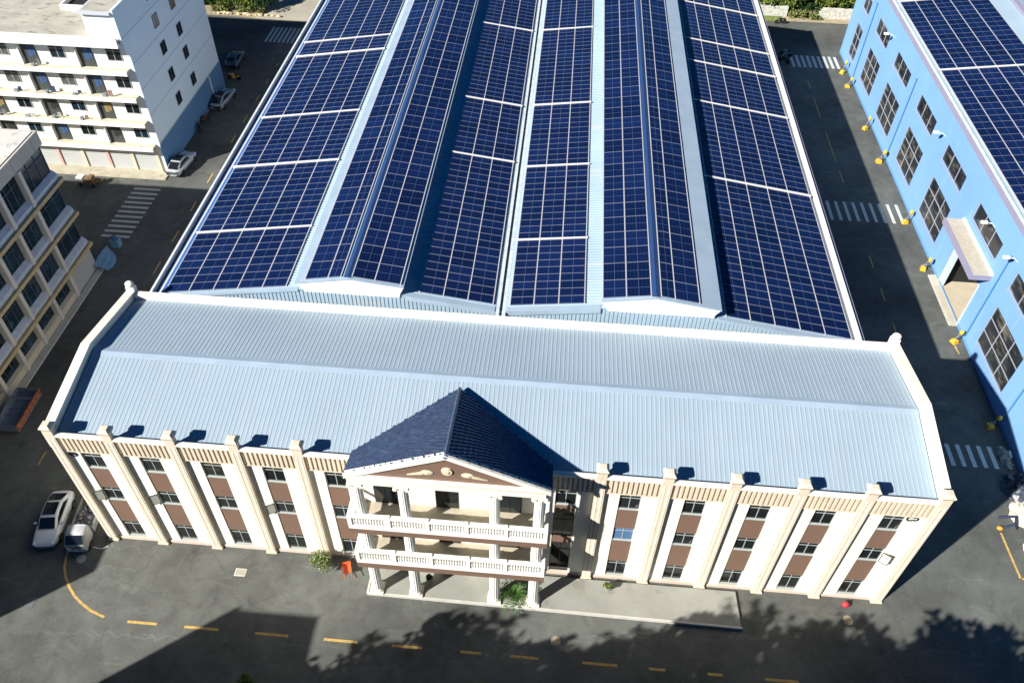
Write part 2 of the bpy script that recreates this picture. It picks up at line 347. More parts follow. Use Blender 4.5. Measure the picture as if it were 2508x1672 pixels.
# flip the rear slope's winding
rf.add(rf2.v, [tuple(reversed(f)) for f in rf2.f])
part('roof', rf, roofsheet, fb)
b = MB()
for sgn, yy, zz in ((-1, 6.03, 12.895), (1, 7.0, 12.90)):
    pass
b.add([(.32, 6.15, 12.89), (54.9, 6.15, 12.89), (54.9, 6.5, 12.985), (.32, 6.5, 12.985), (54.9, 6.85, 12.90), (.32, 6.85, 12.90), (.32, 6.14, 12.84), (54.9, 6.14, 12.84), (.32, 6.86, 12.84), (54.9, 6.86, 12.84)],
      [(0, 1, 2, 3), (3, 2, 4, 5), (6, 7, 1, 0), (5, 4, 9, 8)])
part('ridge_cap', b, flash, fb)
b = MB(); b.box(.32, .106, 11.3, 54.9, .56, 11.62); b.box(.32, .104, 11.0, 54.9, .108, 12.1); part('gutter', b, bluedark, fb)
for x0, x1 in ((-.3, .32), (54.9, 55.5)):
    b = MB(); b.prism([(x0 + .08, -.1, 10.9), (x0 + .08, 13.2, 10.9), (x0 + .08, 13.2, 12.3), (x0 + .08, 6.5, 13.45), (x0 + .08, -.1, 12.35)], (x1 - x0 - .16, 0, 0)); part('side_parapet', b, cream, fb)
    b = MB(); b.prism([(x0, .37, 12.36), (x0, 6.5, 13.453), (x0, 13.0, 12.34), (x0, 13.0, 12.46), (x0, 6.5, 13.6), (x0, .37, 12.47)], (x1 - x0, 0, 0)); part('side_coping', b, trim_hi, fb)
b = MB(); b.box(.33, 12.75, 12.103, 54.89, 13.2, 12.3); b.box(.33, 12.78, 11.8, 54.89, 12.797, 12.1); part('rear_coping', b, trim_hi, fb)
for x in (0.0, 55.2):
    b = MB(); b.box(x - .3, 13.003, 11.5, x + .3, 13.45, 12.75); b.ball((x, 13.2, 12.95), .3, 2, sq=(1.1, 1, .8)); part('corner_cap', b, trim_hi, fb)
# side walls
b = MB(); b.box(-.1, .1, 0, .047, 13.0, 10.9); b.box(55.203, .1, 0, 55.35, 13.0, 10.9); part('side_wall', b, cream, fb)
# windows
def win_mesh(w, h, transom=.35, mull=(.5,), deep=.07):
    f = MB(); t = .05
    f.box(-w / 2, -deep, -0, w / 2, 0, t); f.box(-w / 2, -deep, h - t, w / 2, 0, h); f.box(-w / 2, -deep, t, -w / 2 + t, 0, h - t); f.box(w / 2 - t, -deep, t, w / 2, 0, h - t)
    for q in mull: f.box(-w / 2 + w * q - t / 2, -deep + .01, t, -w / 2 + w * q + t / 2, -.003, h - t)
    if transom: f.box(-w / 2 + t, -deep + .014, h - transom - t / 2, w / 2 - t, -.006, h - transom + t / 2)
    g = MB(); g.box(-w / 2 + .02, -.03, .02, w / 2 - .02, -.012, h - .02)
    return f.mesh('window', alu if h < 2.5 else darkframe), g
rows = [(8.72, 1.55), (5.02, 1.45), (.42, 1.85)]
WM = {h: win_mesh(1.36, h) for _, h in rows}
for _, h in rows: pass
PANE = {h: {'d': WM[h][1].mesh('pane', glass), 'c': WM[h][1].mesh('pane', M('curtained_glass', (.02, .025, .028), .08, n2=(1.6, (.20, .20, .18), .60, (2, 1, .6)))), 'b': WM[h][1].mesh('pane', curtain)} for _, h in rows}
def sash(w, h):
    f = MB(); t = .05; f.box(0, -.02, 0, w, .02, t); f.box(0, -.02, h - t, w, .02, h); f.box(0, -.02, t, t, .02, h - t); f.box(w - t, -.02, t, w, .02, h - t); f.box(t, -.006, t, w - t, .006, h - t, 1)
    return f.mesh('open_sash', [darkframe, M('pale_sash_glass', (.62, .64, .56), .2)])
SASH = sash(.62, 1.05)
for i in WB:
    a, c = wx(i); cx = (a + c) / 2
    for z0, z1 in ((6.50, 8.66), (2.30, 4.96), (.305, .37)) if i != 8 else ((7.75, 8.66), (4.15, 4.9)): sp = MB(); sp.box(a + .004, .05, z0, c - .004, .41, z1); part('spandrel', sp, brown, fb)
    for r, (z, h) in enumerate(rows):
        if i == 8 and r:
            h2 = 2.85 if r == 1 else 3.8; z = 4.92 if r == 1 else .32
            if (h2, 't') not in PANE: WM[h2] = win_mesh(1.36, h2, .9); PANE[(h2, 't')] = WM[h2][1].mesh('pane', glass)
            w = lpart('window', WM[h2][0], fb, (cx - 27.5, .16, z)); lpart('pane', PANE[(h2, 't')], w); continue
        w = lpart('window', WM[h][0], fb, (cx - 27.5, .16, z))
        lpart('pane', PANE[h]['b' if (i == 9 and r == 1) else random.choice('ddc')], w)
        if (i, r) in ((0, 1), (1, 1), (3, 1)): lpart('open_sash', SASH, w, (-.66, -.16, .15), (0, 0, R(208)))
        if (i, r) == (13, 1): lpart('open_sash', SASH, w, (.66, -.16, .05), (0, 0, R(-30)))
        s = MB(); s.box(a + .01, .02, z - .05, c - .01, .3, z - .004); part('sill', s, alu, w)
# round marks high on the end bays
def ringmark(cx, cz, r, a0, a1, t=.045):
    b = MB(); n = 16
    for k in range(n):
        p = R(a0 + (a1 - a0) * k / n); q = R(a0 + (a1 - a0) * (k + 1) / n)
        b.prism([(cx + (r - t) * math.cos(p), -.004, cz + (r - t) * math.sin(p)), (cx + (r + t) * math.cos(p), -.004, cz + (r + t) * math.sin(p)),
                 (cx + (r + t) * math.cos(q), -.004, cz + (r + t) * math.sin(q)), (cx + (r - t) * math.cos(q), -.004, cz + (r - t) * math.sin(q))], (0, -.05, 0))
    return b
b = ringmark(.95, 10.2, .22, 100, 380); b2 = ringmark(1.02, 10.26, .07, 0, 360, .06); b.add(b2.v, b2.f); part('wall_emblem', b, blackm, fb)
b = ringmark(53.72, 10.22, .19, 60, 330); b2 = ringmark(54.05, 10.22, .15, -150, 150); b.add(b2.v, b2.f); part('wall_emblem', b, blackm, fb)
# ---- portico
YB = -2.95
for n, (z0, z1, zr) in enumerate(((4.05, 4.75, 6.12), (8.28, 8.92, 10.22))):
    x0, x1 = 19.35, 31.65
    b = MB(); b.box(x0, YB, z0, x1, YB + .18, z1 - .08); b.box(x0, YB + .183, z0, x0 + .18, -.755, z1 - .08); b.box(x1 - .18, YB + .183, z0, x1, -.42, z1 - .08)
    sl = part('balcony', b, brown, fb)
    b = MB(); b.box(x0 + .183, YB + .183, z0 + .1, x1 - .183, -.753, z0 + .32); part('balcony_floor', b, floor_t, sl)
    b = MB(); zt = zr - .18; zb = z1 + .30
    b.box(x0 + .02, YB - .02, zt, x1 - .02, YB + .24, zr); b.box(x0 + .02, YB - .02, z1 - .078, x1 - .02, YB + .22, zb)
    for xs in (x0 + .02, x1 - .24): b.box(xs, YB + .243, zt, xs + .22, -.8, zr); b.box(xs, YB + .243, z1 - .078, xs + .22, -.8, zb)
    for k in range(6):
        xx = x0 + .02 + (x1 - x0 - .3) * k / 5; b.box(xx, YB - .035, zb + .002, xx + .26, YB + .225, zt - .002); 
        if 0 < k < 5: b.box(xx + .03, YB + .0, zr + .002, xx + .23, YB + .2, zr + .09)
    part('railing', b, white, sl)
    prof = [(.06, 0), (.075, .05), (.05, .12), (.085, .32), (.075, .42), (.05, .55), (.05, .72), (.07, .8), (.07, zt - zb)]
    prof = [(r, z * (zt - zb) / prof[-1][1] if z == prof[-1][1] else z * (zt - zb) / (zt - zb)) for r, z in prof]
    prof = [(r, min(z, zt - zb)) for r, z in prof]
    bb = MB(); bb.lathe(prof, n=8); bme = bb.mesh('baluster', white, smooth=True)
    for k in range(5):
        xa = x0 + .02 + (x1 - x0 - .3) * k / 5 + .26; xb = x0 + .02 + (x1 - x0 - .3) * (k + 1) / 5
        for q in range(12):
            xx = xa + (xb - xa) * (q + .7) / 12.4; lpart('baluster', bme, sl, (xx - 27.5, YB + .1, zb))
    for q in range(7): lpart('baluster', bme, sl, (x1 - .13 - 27.5, YB + .45 + q * .24, zb))
for cx in (20.2, 22.93, 28.37, 31.02):
    b = MB(); prof = [(.36, .62), (.35, 4.0), (.335, 8.5), (.30, 13.0)]
    b.lathe(prof, (cx, -2.42, 0), n=32, flute=.07)
    o = part('column', b, white, fb)
    b = MB(); b.box(cx - .46, -2.88, .222, cx + .46, -1.96, .36); b.lathe([(.45, .362), (.47, .44), (.43, .5), (.38, .52), (.4, .60), (.36, .66)], (cx, -2.42, 0), n=24); part('column_base', b, trim_hi, o, smooth=False)
    b = MB(); b.lathe([(.30, 13.0), (.36, 13.05), (.33, 13.12), (.42, 13.35)], (cx, -2.42, 0), n=24); b.box(cx - .44, -2.86, 13.352, cx + .44, -1.98, 13.5)
    for s in (-1, 1):
        b.cyl((cx + s * .36, -2.86, 13.22), (cx + s * .36, -1.98, 13.22), .13, .13, 12)
    part('capital', b, trim_hi, o)
b = MB(); b.box(19.85, -2.9, 13.6, 31.35, -2.72, 14.35); b.box(20.0, -2.717, 13.5, 31.2, -2.1, 13.62); b.box(19.95, -2.097, 12.2, 20.3, -.755, 12.45); b.box(30.95, -2.097, 12.2, 31.25, -.02, 12.45)
part('entablature', b, trim_hi, fb)
F, P, A, B_ = Vector((19.75, YB - .12, 14.52)), Vector((25.72, YB - .12, 17.05)), Vector((25.35, 5.3, 13.08)), Vector((19.35, .2, 12.36))
F2, B2 = Vector((31.62, YB - .12, 14.38)), Vector((31.62, .2, 12.42))
b = MB(); b.prism([(20.1, -2.8, 14.353), (31.25, -2.8, 14.353), (25.75, -2.8, 16.72)], (0, .1, 0)); ped = part('pediment', b, brown, fb)
b = MB()
def rake(p, q, t=.2):
    b.prism([(p.x, p.y, p.z - t), (q.x, q.y, q.z - t), (q.x, q.y, q.z + .13), (p.x, p.y, p.z + .13)], (0, .16, 0)); b.prism([(p.x, p.y + .163, p.z - t), (q.x, q.y + .163, q.z - t), (q.x, q.y + .163, q.z - .05), (p.x, p.y + .163, p.z - .05)], (0, .3, 0))
rake(F, P); rake(P, F2); b.box(19.8, -3.02, 14.352, 31.5, -2.803, 14.47)
part('pediment_trim', b, trim_hi, fb)
# relief ornaments
b = ringmark(0, 0, .19, 0, 360, .13); b = MB(); prev = None
b.cyl((25.72, -2.803, 15.45), (25.72, -2.9, 15.45), .33, .30, 24); b.cyl((25.72, -2.9, 15.45), (25.72, -2.96, 15.45), .2, .12, 20)
part('medallion', b, orn, ped, smooth=False)
for s in (-1, 1):
    b = MB(); cx = 25.72 + s * 1.05
    b.add([], []); b.ball((cx + s * .1, -2.82, 15.18), .30, 2, sq=(1.25, .25, .75)); b.ball((cx + s * .12, -2.88, 15.2), .16, 1, sq=(1.3, .4, .7))
    b.prism([(cx + s * .3, -2.805, 15.25), (cx + s * .35, -2.805, 15.0), (cx + s * 1.25, -2.805, 14.88)][::s], (0, -.07, 0))
    part('scroll_ornament', b, orn, ped, smooth=False)
# tiled roof planes with real courses
def tiles(f, p, a, bb, nu=19, nv=40):
    """f eave front, p ridge front, a ridge back, bb eave back; courses run parallel to the eave"""
    b = MB(); nrm = (p - f).cross(bb - f).normalized(); 
    if nrm.z < 0: nrm = -nrm
    vs = []; rowsn = []
    for i in range(nu):
        for e, h in ((0., .12), (.95, .0)):
            u = (i + e) / nu; l = f.lerp(p, u); r = bb.lerp(a, u); row = []
            for j in range(nv + 1):
                q = l.lerp(r, j / nv) + nrm * (h + (.06 if (j + i) % 2 else 0)); row.append(len(vs)); vs.append(q)
            rowsn.append(row)
    fs = []
    for r0, r1 in zip(rowsn, rowsn[1:]):
        for j in range(nv): fs.append((r0[j], r0[j + 1], r1[j + 1], r1[j]))
    b.add(vs, fs); return b
b = tiles(F, P, A, B_); part('tiled_roof', b, tile, fb)
b = tiles(F2, P, A, B2); part('tiled_roof', b, tile, fb)
b = MB(); b.cyl(P + Vector((0, 0, .05)), A + Vector((0, 0, .05)), .13, .13, 8)
for x, y in ((A, B_), (A, B2), (F, B_), (F2, B2)): b.cyl(x + Vector((0, 0, .04)), y + Vector((0, 0, .04)), .07, .07, 6)
part('ridge_tiles', b, tile, fb)
b = MB(); d = Vector((0, 0, -.1)); b.poly([F + d, F2 + d, B2 + d, B_ + d]); part('soffit', b, cream, fb)
# balcony doors
for fl, zf in ((0, 4.38), (1, 8.61)):
    for cx in (21.3, 25.2, 29.2):
        b = MB(); b.box(cx - .72, -.80, zf, cx + .72, -.753, zf + 1.95); dr = part('door', b, darkframe, fb)
        b = MB(); b.box(cx - .66, -.83, zf + .04, cx - .02, -.803, zf + 1.88); b.box(cx + .02, -.83, zf + .04, cx + .66, -.803, zf + 1.88); part('pane', b, glass, dr)
for cx in (21.3, 25.2, 29.2):
    b = MB(); b.box(cx - .9, -.80, .23, cx + .9, -.753, 2.8); dr = part('door', b, darkframe, fb)
    b = MB(); b.box(cx - .82, -.83, .3, cx - .03, -.803, 2.7); b.box(cx + .03, -.83, .3, cx + .82, -.803, 2.7); part('pane', b, glass, dr)
# ------------------------------------------------------------------ WAREHOUSE
YW0, YW1 = 14.0, 80.6
wh = thing('warehouse', 'huge warehouse with twin pale metal gables and raised roof monitors behind the cream office', 'warehouse', (27.2, 14, 0))
b = MB(); prof = [(.9, 0), (53.5, 0), (53.5, 10.9), (42.5, 12.6), (38.2, 13.2), (27.2, 11.8), (16.3, 13.2), (12.3, 12.6), (.9, 10.9)]
b.prism([(x, YW0 + .1, z) for x, z in prof], (0, YW1 - YW0 - .2, 0)); part('wall', b, M('pale_side_sheet', (.5, .52, .58), .7), wh)
# front siding ribs
b = MB()
def zroof(x):
    if x < 16.3: return 11 + .155 * (x - .7)
    if x < 27.2: return 13.42 - .13 * (x - 16.3)
    if x < 38.1: return 12.0 + .13 * (x - 27.2)
    return 13.42 - .155 * (x - 38.1)
x = 1.
while x < 53.4:
    z = min(zroof(x), zroof(x + .3)) - .12; b.box(x, YW0 + .02, 8, x + .21, YW0 + .097, z); b.box(x + .213, YW0 + .065, 8, x + .298, YW0 + .097, z); x += .30
part('gable_cladding', b, roofsheet2, wh)
def slope(x0, x1):
    z0, z1 = zroof(x0 + .001), zroof(x1 - .001)
    return ribbed(YW0 - .05, YW1 + .05, x0, z0, x1, z1, .32, .04, axis='y')
for x0, x1 in ((1.66, 16.3), (16.3, 26.85), (27.6, 38.1), (38.1, 53.0)):
    b = slope(x0, x1); b.f = [tuple(reversed(f)) for f in b.f]; part('roof_slope', b, roofsheet2, wh)
# gable front flashing
for x0, x1 in ((20.2, 26.8), (27.65, 34.45)):
    z0, z1 = zroof(x0), zroof(x1)
    b = MB(); b.prism([(x0, YW0 - .12, z0 - .35), (x1, YW0 - .12, z1 - .35), (x1, YW0 - .12, z1 + .06), (x0, YW0 - .12, z0 + .06)], (0, .5, 0)); part('verge_flashing', b, flash, wh)
for x0, x1 in ((1.3, 12.3), (42.9, 53.1)):
    z0, z1 = zroof(x0), zroof(x1)
    b = MB(); b.prism([(x0, YW0 - .08, z0 - .12), (x1, YW0 - .08, z1 - .12), (x1, YW0 - .08, z1 + .05), (x0, YW0 - .08, z0 + .05)], (0, .3, 0)); part('verge_flashing', b, flash, wh)
# eave gutters with outer kerbs
b = MB(); b.box(.52, YW0, 10.3, .70, YW1, 11.22); part('eave_parapet', b, M('pale_eave_coping', (.6, .64, .66), .7, n=(1, .08)), wh)
b = MB(); b.box(.703, YW0, 10.2, 1.28, YW1, 10.42); part('eave_gutter', b, M('dark_gutter', (.008, .012, .02), .7), wh)
b = MB(); b.prism([(1.283, YW0, 10.2), (1.64, YW0, 10.2), (1.64, YW0, 11.17), (1.283, YW0, 11.05)], (0, YW1 - YW0, 0)); part('eave_shade_strip', b, M('eave_shade_blue', (.03, .12, .34), .55), wh)  # edge strip of the roof sheet, its shade painted in as deep blue
b = MB(); b.box(53.25, YW0, 10.55, 53.62, YW1, 11.2, 0); b.box(53.0, YW0, 10.7, 53.24, YW1, 10.9, 1); b.box(53.623, YW0, 10.2, 53.95, YW1, 10.95, 2)
part('eave_parapet', b, [M('white_eave', (.68, .70, .68), .7, n2=(2, (.3, .36, .4), .62, (1, .4, 1))), bluedark, lilac], wh)
# central valley
b = MB(); b.box(26.86, YW0 - .3, 11.72, 27.12, YW1, 12.05); b.box(27.33, YW0 - .3, 11.72, 27.59, YW1, 12.05); b.box(27.123, YW0 - .3, 11.7, 27.327, YW1, 11.86, 1)
b.box(26.95, YW0 - .32, 11.45, 27.5, YW0 - .303, 11.7, 1)
part('valley_gutter', b, [M('weathered_gutter', (.52, .60, .66), .6, n=(2, .2), n2=(4, (.1, .12, .13), .66)), darkframe], wh)
def monitor(xl, xp, xr, zl, zp, zr, zb):
    b = MB(); y0, y1 = YW0 - .1, YW1 - 2
    b.prism([(xl + .45, y0 + .15, zb), (xr - .35, y0 + .15, zb), (xr - .35, y0 + .15, zr - .12), (xp, y0 + .15, zp - .12), (xl + .45, y0 + .15, zl - .1)], (0, y1 - y0 - .3, 0), 0)
    mo = part('roof_monitor', b, M('monitor_side', (.50, .58, .64), .7), wh)
    b = MB(); b.prism([(xl + .1, y0, zl - .16), (xl + .45, y0, zb + .25), (xl + .6, y0, zb), (xr - .4, y0, zb), (xr - .36, y0, zb + .3), (xr - .04, y0, zr - .16), (xp, y0, zp - .15)], (0, .13, 0)); part('monitor_gable', b, trim_hi, mo)
    b = MB(); b.add([(xl, y0 - .08, zl - .02), (xp, y0 - .08, zp - .02), (xr, y0 - .08, zr - .02), (xr, y1, zr - .02), (xp, y1, zp - .02), (xl, y1, zl - .02),
                     (xl, y0 - .08, zl - .14), (xp, y0 - .08, zp - .14), (xr, y0 - .08, zr - .14), (xr, y1, zr - .14), (xp, y1, zp - .14), (xl, y1, zl - .14)],
                    [(0, 1, 4, 5), (1, 2, 3, 4), (6, 7, 1, 0), (7, 8, 2, 1), (8, 9, 3, 2), (5, 11, 6, 0), (9, 10, 4, 3), (10, 11, 5, 4), (6, 11, 10, 7), (7, 10, 9, 8)]); part('monitor_roof', b, flash, mo)
    b = MB(); b.prism([(xp - .30, y0 + .05, zp - .0), (xp, y0 + .05, zp + .10), (xp + .30, y0 + .05, zp - .0)], (0, y1 - y0 - .1, 0))
    part('monitor_ridge', b, ridgeblue, mo)
monitor(12.24, 16.2, 20.22, 13.66, 14.36, 13.86, 12.75)
monitor(34.42, 38.22, 42.95, 13.88, 14.48, 13.74, 12.85)
# ------------------------------------------------------------------ SOLAR ARRAYS
def panel_mesh(w, h, glassm, fr=.035):
    b = MB(); t = .04
    b.box(-w / 2, -h / 2, -t, w / 2, h / 2, -.004, 0)
    b.add([(-w / 2, -h / 2, 0), (w / 2, -h / 2, 0), (w / 2, h / 2, 0), (-w / 2, h / 2, 0), (-w / 2 + fr, -h / 2 + fr, 0), (w / 2 - fr, -h / 2 + fr, 0), (w / 2 - fr, h / 2 - fr, 0), (-w / 2 + fr, h / 2 - fr, 0)],
          [(0, 1, 5, 4), (1, 2, 6, 5), (2, 3, 7, 6), (3, 0, 4, 7)], 0)
    b.add([(-w / 2 + fr, -h / 2 + fr, -.002), (w / 2 - fr, -h / 2 + fr, -.002), (w / 2 - fr, h / 2 - fr, -.002), (-w / 2 + fr, h / 2 - fr, -.002)], [(0, 1, 2, 3)], 1)
    return b.mesh('solar_panel', [frame_m, glassm])
tint = (.004, .0115, .055)
pmA = panel_mesh(1.90, .85, panel_mat('solar_glass_landscape', 12, 6, 1.9, .85, tint), .027)
PMC = {}
ORD = ['front', 'second', 'third', 'fourth', 'fifth', 'sixth']
def array(label, cols, rows_y, zf, lift, wfun=None, grp='solar arrays on the warehouse roofs', small=False, bars=(), barr=.09):
    """cols = list of column edges in X; rows_y = (y0, y1, pitch)"""
    y0, y1, pitch = rows_y; x0 = cols[0]; t = thing('solar_array', label, 'solar panels', ((cols[0] + cols[-1]) / 2, (y0 + y1) / 2, zf((cols[0] + cols[-1]) / 2) + lift), 0, grp)
    n = int(round((y1 - y0) / pitch)); st = (y1 - y0) / n; org = WL[t]
    for a, c in zip(cols, cols[1:]):
        gap = .07; w = c - a - gap; mid = (a + c) / 2; za, zc = zf(a + .01), zf(c - .01); ang = -math.atan2(zc - za, c - a)
        wl = w / math.cos(ang); key = (round(wl, 2), round(st, 2), small)
        if key not in PMC: PMC[key] = panel_mesh(wl, st - (.05 if small else .032), panel_mat('solar_glass', 6 if small else 12, 6, wl, st - .03, tint), .02 if small else .018)
        for k in range(n):
            lpart('solar_panel', PMC[key], t, (mid - org.x, y0 + st * (k + .5) - org.y, (za + zc) / 2 + lift - org.z), (0, ang + random.uniform(-.003, .003), 0))
    b = MB()                                              # clamping rails between the columns
    for c in cols[:-1] if False else cols:
        z = zf(min(max(c, cols[0] + .01), cols[-1] - .01)) + lift
        b.box(c - .03, y0 + .02, z - .13, c + .03, y1 - .02, z + .012)
    part('mounting_rail', b, rail_m2, t)
    for yb, r in bars:
        b = MB(); b.box(0, 0, 0, 0, 0, 0) if False else None
        xa, xb = cols[0] - .15, cols[-1] + .1; za, zb = zf(cols[0] + .01) + lift + .05, zf(cols[-1] - .01) + lift + .05
        b.prism([(xa, yb - r, za - .1), (xb, yb - r, zb - .1), (xb, yb - r, zb + .05), (xa, yb - r, za + .05)], (0, 2 * r, 0)); part('cable_tray', b, railm, t)
    return t
cl = [1.72, 3.66, 5.6, 7.53, 9.46, 11.3]
cr = [43.5, 45.3, 47.12, 49.0, 50.87, 52.85]
ci1 = [21.2, 22.95, 24.75, 26.62]; ci2 = [27.85, 29.6, 31.4, 33.28]
def blocks(name, cols, ys, bars, pitch, lift, zf, gapb=.06, **k):
    for i, (a, c) in enumerate(zip(ys, ys[1:])):
        array(f'{ORD[i]} solar panel block {name}', cols, (a + gapb, c - gapb, pitch), zf, lift, bars=[(c, bars[i])] if i < len(bars) and bars[i] else [], **k)
zr_ = lambda x: zroof(x)
blocks('from the office on the warehouse roof\'s left outer slope', cl, [14.3, 21.54, 31.05, 39.56, 52.2, 55.6, 73], [.04, .09, .05, .09, .03], .87, .14, zr_)
blocks('from the office just left of the warehouse roof valley', ci1, [14.45, 33.15, 42.95, 59.4, 73], [.04, .07, .03], .87, .14, zr_)
blocks('from the office just right of the warehouse roof valley', ci2, [14.45, 22.1, 32.5, 43.2, 59.7, 73], [.04, .06, .07, .03], .87, .14, zr_)
blocks('from the office on the warehouse roof\'s right outer slope', cr, [14.3, 32.05, 45.2, 53.6, 58.8, 68.6, 76], [.08, .04, .06, .03, .04], .87, .14, zr_)
zm1 = lambda x: 13.66 + .177 * (x - 12.24) if x < 16.2 else 14.36 - .124 * (x - 16.2)
zm2 = lambda x: 13.88 + .158 * (x - 34.42) if x < 38.22 else 14.48 - .156 * (x - 38.22)
def mon_arr(lab, cols, zf):
    array(lab, cols, (14.02, 74, .935 * 2), zf, .08, small=True)
mon_arr('solar panels on the left face of the left raised roof monitor', [12.99, 14.72, 15.68], zm1)
mon_arr('solar panels on the right face of the left raised roof monitor', [16.5, 18.13, 19.98], zm1)
mon_arr('solar panels on the left face of the right raised roof monitor', [34.5, 36.16, 37.88], zm2)
mon_arr('solar panels on the right face of the right raised roof monitor', [38.58, 39.58, 41.35], zm2)
# ------------------------------------------------------------------ BLUE FACTORY (right)
BX = 69.1
bf = thing('blue_factory', 'long sky blue factory hall with gridded windows along the right road', 'factory building', (BX, 40, 0))
bays = [(19.0, 25.45), (28.9, 35.2), (39.0, 45.1), (48.95, 54.95), (59.0, 65.0), (68.5, 74.0), (78.0, 81.2)]
b = MB(); zc = 0
ys = [8.]; b_ = []
b.box(BX + .3, 8, 0, 96, bays[1][0], 12.3); b.box(BX + .3, bays[1][1], 0, 96, 84.3, 12.3); b.box(BX + .3, bays[1][0], 5.0, 96, bays[1][1], 12.3); b.box(BX + 7, bays[1][0], 0, 96, bays[1][1], 5.0)
def ywall(z0, z1, opens):
    c = 8.
    for a, e in opens:
        b.box(BX, c, z0, BX + .297, a, z1); c = e
    b.box(BX, c, z0, BX + .297, 84.3, z1)
b.box(BX, 8, 0, BX + .297, bays[1][0], 1.5); b.box(BX, bays[1][1], 0, BX + .297, 84.3, 1.5)
ywall(1.503, 5.9, bays); 
ywall(5.903, 7.8, []); ywall(7.803, 9.72, bays); ywall(9.723, 12.3, [])
b.box(BX, bays[1][0], 5.0, BX + .29, bays[1][1], 5.9)
part('wall', b, bluewall, bf)
b = MB(); b.box(BX - .035, 8, 0, BX - .003, 84.3, .3); part('base_strip', b, M('blue_base', (.12, .28, .52), .8), bf)
def grid_window(y0, y1, z0, z1, ny, nz, name='window'):
    f = MB(); t = .07; x0 = BX + .12; x1 = BX + .2
    f.box(x0, y0, z0, x1, y1, z0 + t); f.box(x0, y0, z1 - t, x1, y1, z1); f.box(x0, y0, z0 + t, x1, y0 + t, z1 - t); f.box(x0, y1 - t, z0 + t, x1, y1, z1 - t)
    for k in range(1, ny): y = y0 + (y1 - y0) * k / ny; f.box(x0, y - t / 2, z0 + t, x1, y + t / 2, z1 - t)
    for k in range(1, nz): z = z0 + (z1 - z0) * k / nz; f.box(x0 + .004, y0 + t, z - t / 2, x1 - .004, y1 - t, z + t / 2)
    w = part(name, f, M('pale_lilac_frame', (.33, .35, .42), .6), bf)
    g = MB(); g.box(x1 - .03, y0 + .02, z0 + .02, x1 - .012, y1 - .02, z1 - .02); part('pane', g, M('reflection_streak_glass', (.022, .026, .03), .15, n=(.6, .6), n2=(1.4, (.15, .14, .11), .54, (1, .35, 1.5))), w)  # pale streaks in the pane colour are painted reflections
    s = MB(); s.box(BX - .05, y0, z0 - .06, BX + .12, y1, z0 - .003); part('sill', s, M('sill_blue', (.30, .34, .5), .7), w)
for i, (a, c) in enumerate(bays):
    if i != 1: grid_window(a, c, 1.5, 5.9, 3 if c - a > 4 else 2, 3)
    grid_window(a, c, 7.8, 9.72, 3 if c - a > 4 else 2, 1)
b = MB(); b.box(BX + .02, bays[1][0] + .02, .0, BX + 6.9, bays[1][1] - .02, .17, 1); b.box(BX + 6.8, bays[1][0] + .02, .18, BX + 6.99, bays[1][1] - .02, 4.98); b.box(BX + .32, bays[1][1] - .1, .18, BX + 6.79, bays[1][1] - .01, 4.98); b.box(BX + .32, bays[1][0] + .02, 4.9, BX + 6.79, bays[1][1] - .12, 4.99); dr = part('doorway', b, [dark_int, M('cream_floor', (.50, .44, .34), .85, n=(.8, .08))], bf)
b = MB(); b.box(BX - .04, bays[1][0], 0, BX + .3, bays[1][0] + .18, 4.99); b.box(BX - .04, bays[1][1] - .18, 0, BX + .3, bays[1][1], 4.99); b.box(BX - .035, bays[1][0] + .18, 4.85, BX + .29, bays[1][1] - .18, 4.985); part('door_frame', b, M('door_frame_blue', (.5, .58, .75), .6), dr)
b = MB(); b.box(BX + .05, bays[1][1] - 1.0, 0.18, BX + .12, bays[1][1] - .2, 4.84); part('sliding_door', b, M('pale_door', (.45, .6, .75), .6), dr)
b = MB(); b.box(67.25, 27.9, 6.45, BX - .003, 36.1, 6.95, 0); b.box(67.25, 27.9, 6.953, 67.38, 36.1, 7.06, 0); b.box(BX - .18, 27.9, 6.953, BX - .004, 36.1, 7.2, 2); b.box(67.383, 27.92, 6.952, BX - .183, 36.08, 7.02, 1)
part('canopy', b, [lilac, M('sandy_canopy_top', (.45, .40, .32), .95, n=(2, .12)), M('pale_canopy_edge', (.6, .65, .8), .7)], bf)
b = MB(); b.box(BX - .28, 8, 12.303, BX + .3, 84.5, 12.95, 0); part('fascia', b, lilac, bf)
b = MB(); b.box(BX - .3, 8, 12.953, BX - .12, 84.5, 13.12, 0); b.box(BX - .1, 8, 12.953, BX + .02, 84.5, 13.02, 1); part('eave_gutter', b, [M('pale_gutter', (.55, .66, .68), .6, n=(3, .25), n2=(6, (.15, .2, .2), .62)), darkframe], bf)
b = MB(); b.prism([(BX + .02, 8, 12.99), (81.0, 8, 14.55), (81.0, 8, 13.0)], (0, 76.4, 0)); b.prism([(81.003, 8, 13.0), (81.003, 8, 14.55), (96, 8, 12.9)], (0, 76.4, 0)); part('roof', b, roofsheet2, bf)
b = MB(); b.box(80.9, 8, 14.56, 81.5, 84.4, 14.9); part('ridge_cap', b, lilac, bf)
for y, zt in ((75.9, 10.5), (57.0, 10.2), (26.9, 10.0), (16.9, 12.2)):
    b = MB(); b.cyl((BX - .1, y, .6), (BX - .1, y, zt), .06, .06, 8); b.ball((BX - .12, y, zt), .13, 1); part('downpipe', b, M('blue_pipe', (.05, .20, .38), .5), bf)
zb_ = lambda x: 13.02 + .13 * (x - 69.12)
for i, (a, c) in enumerate(((28.0, 53.1), (53.3, 69.9), (70.1, 80.0))):
    array(f'{ORD[i]} solar panel block from the near end of the blue factory roof', [69.3, 71.0, 72.85, 74.7, 76.6, 78.7], (a, c, 1.13), zb_, .18, grp='solar arrays on the blue factory roof', bars=[(c + .1, .05)])
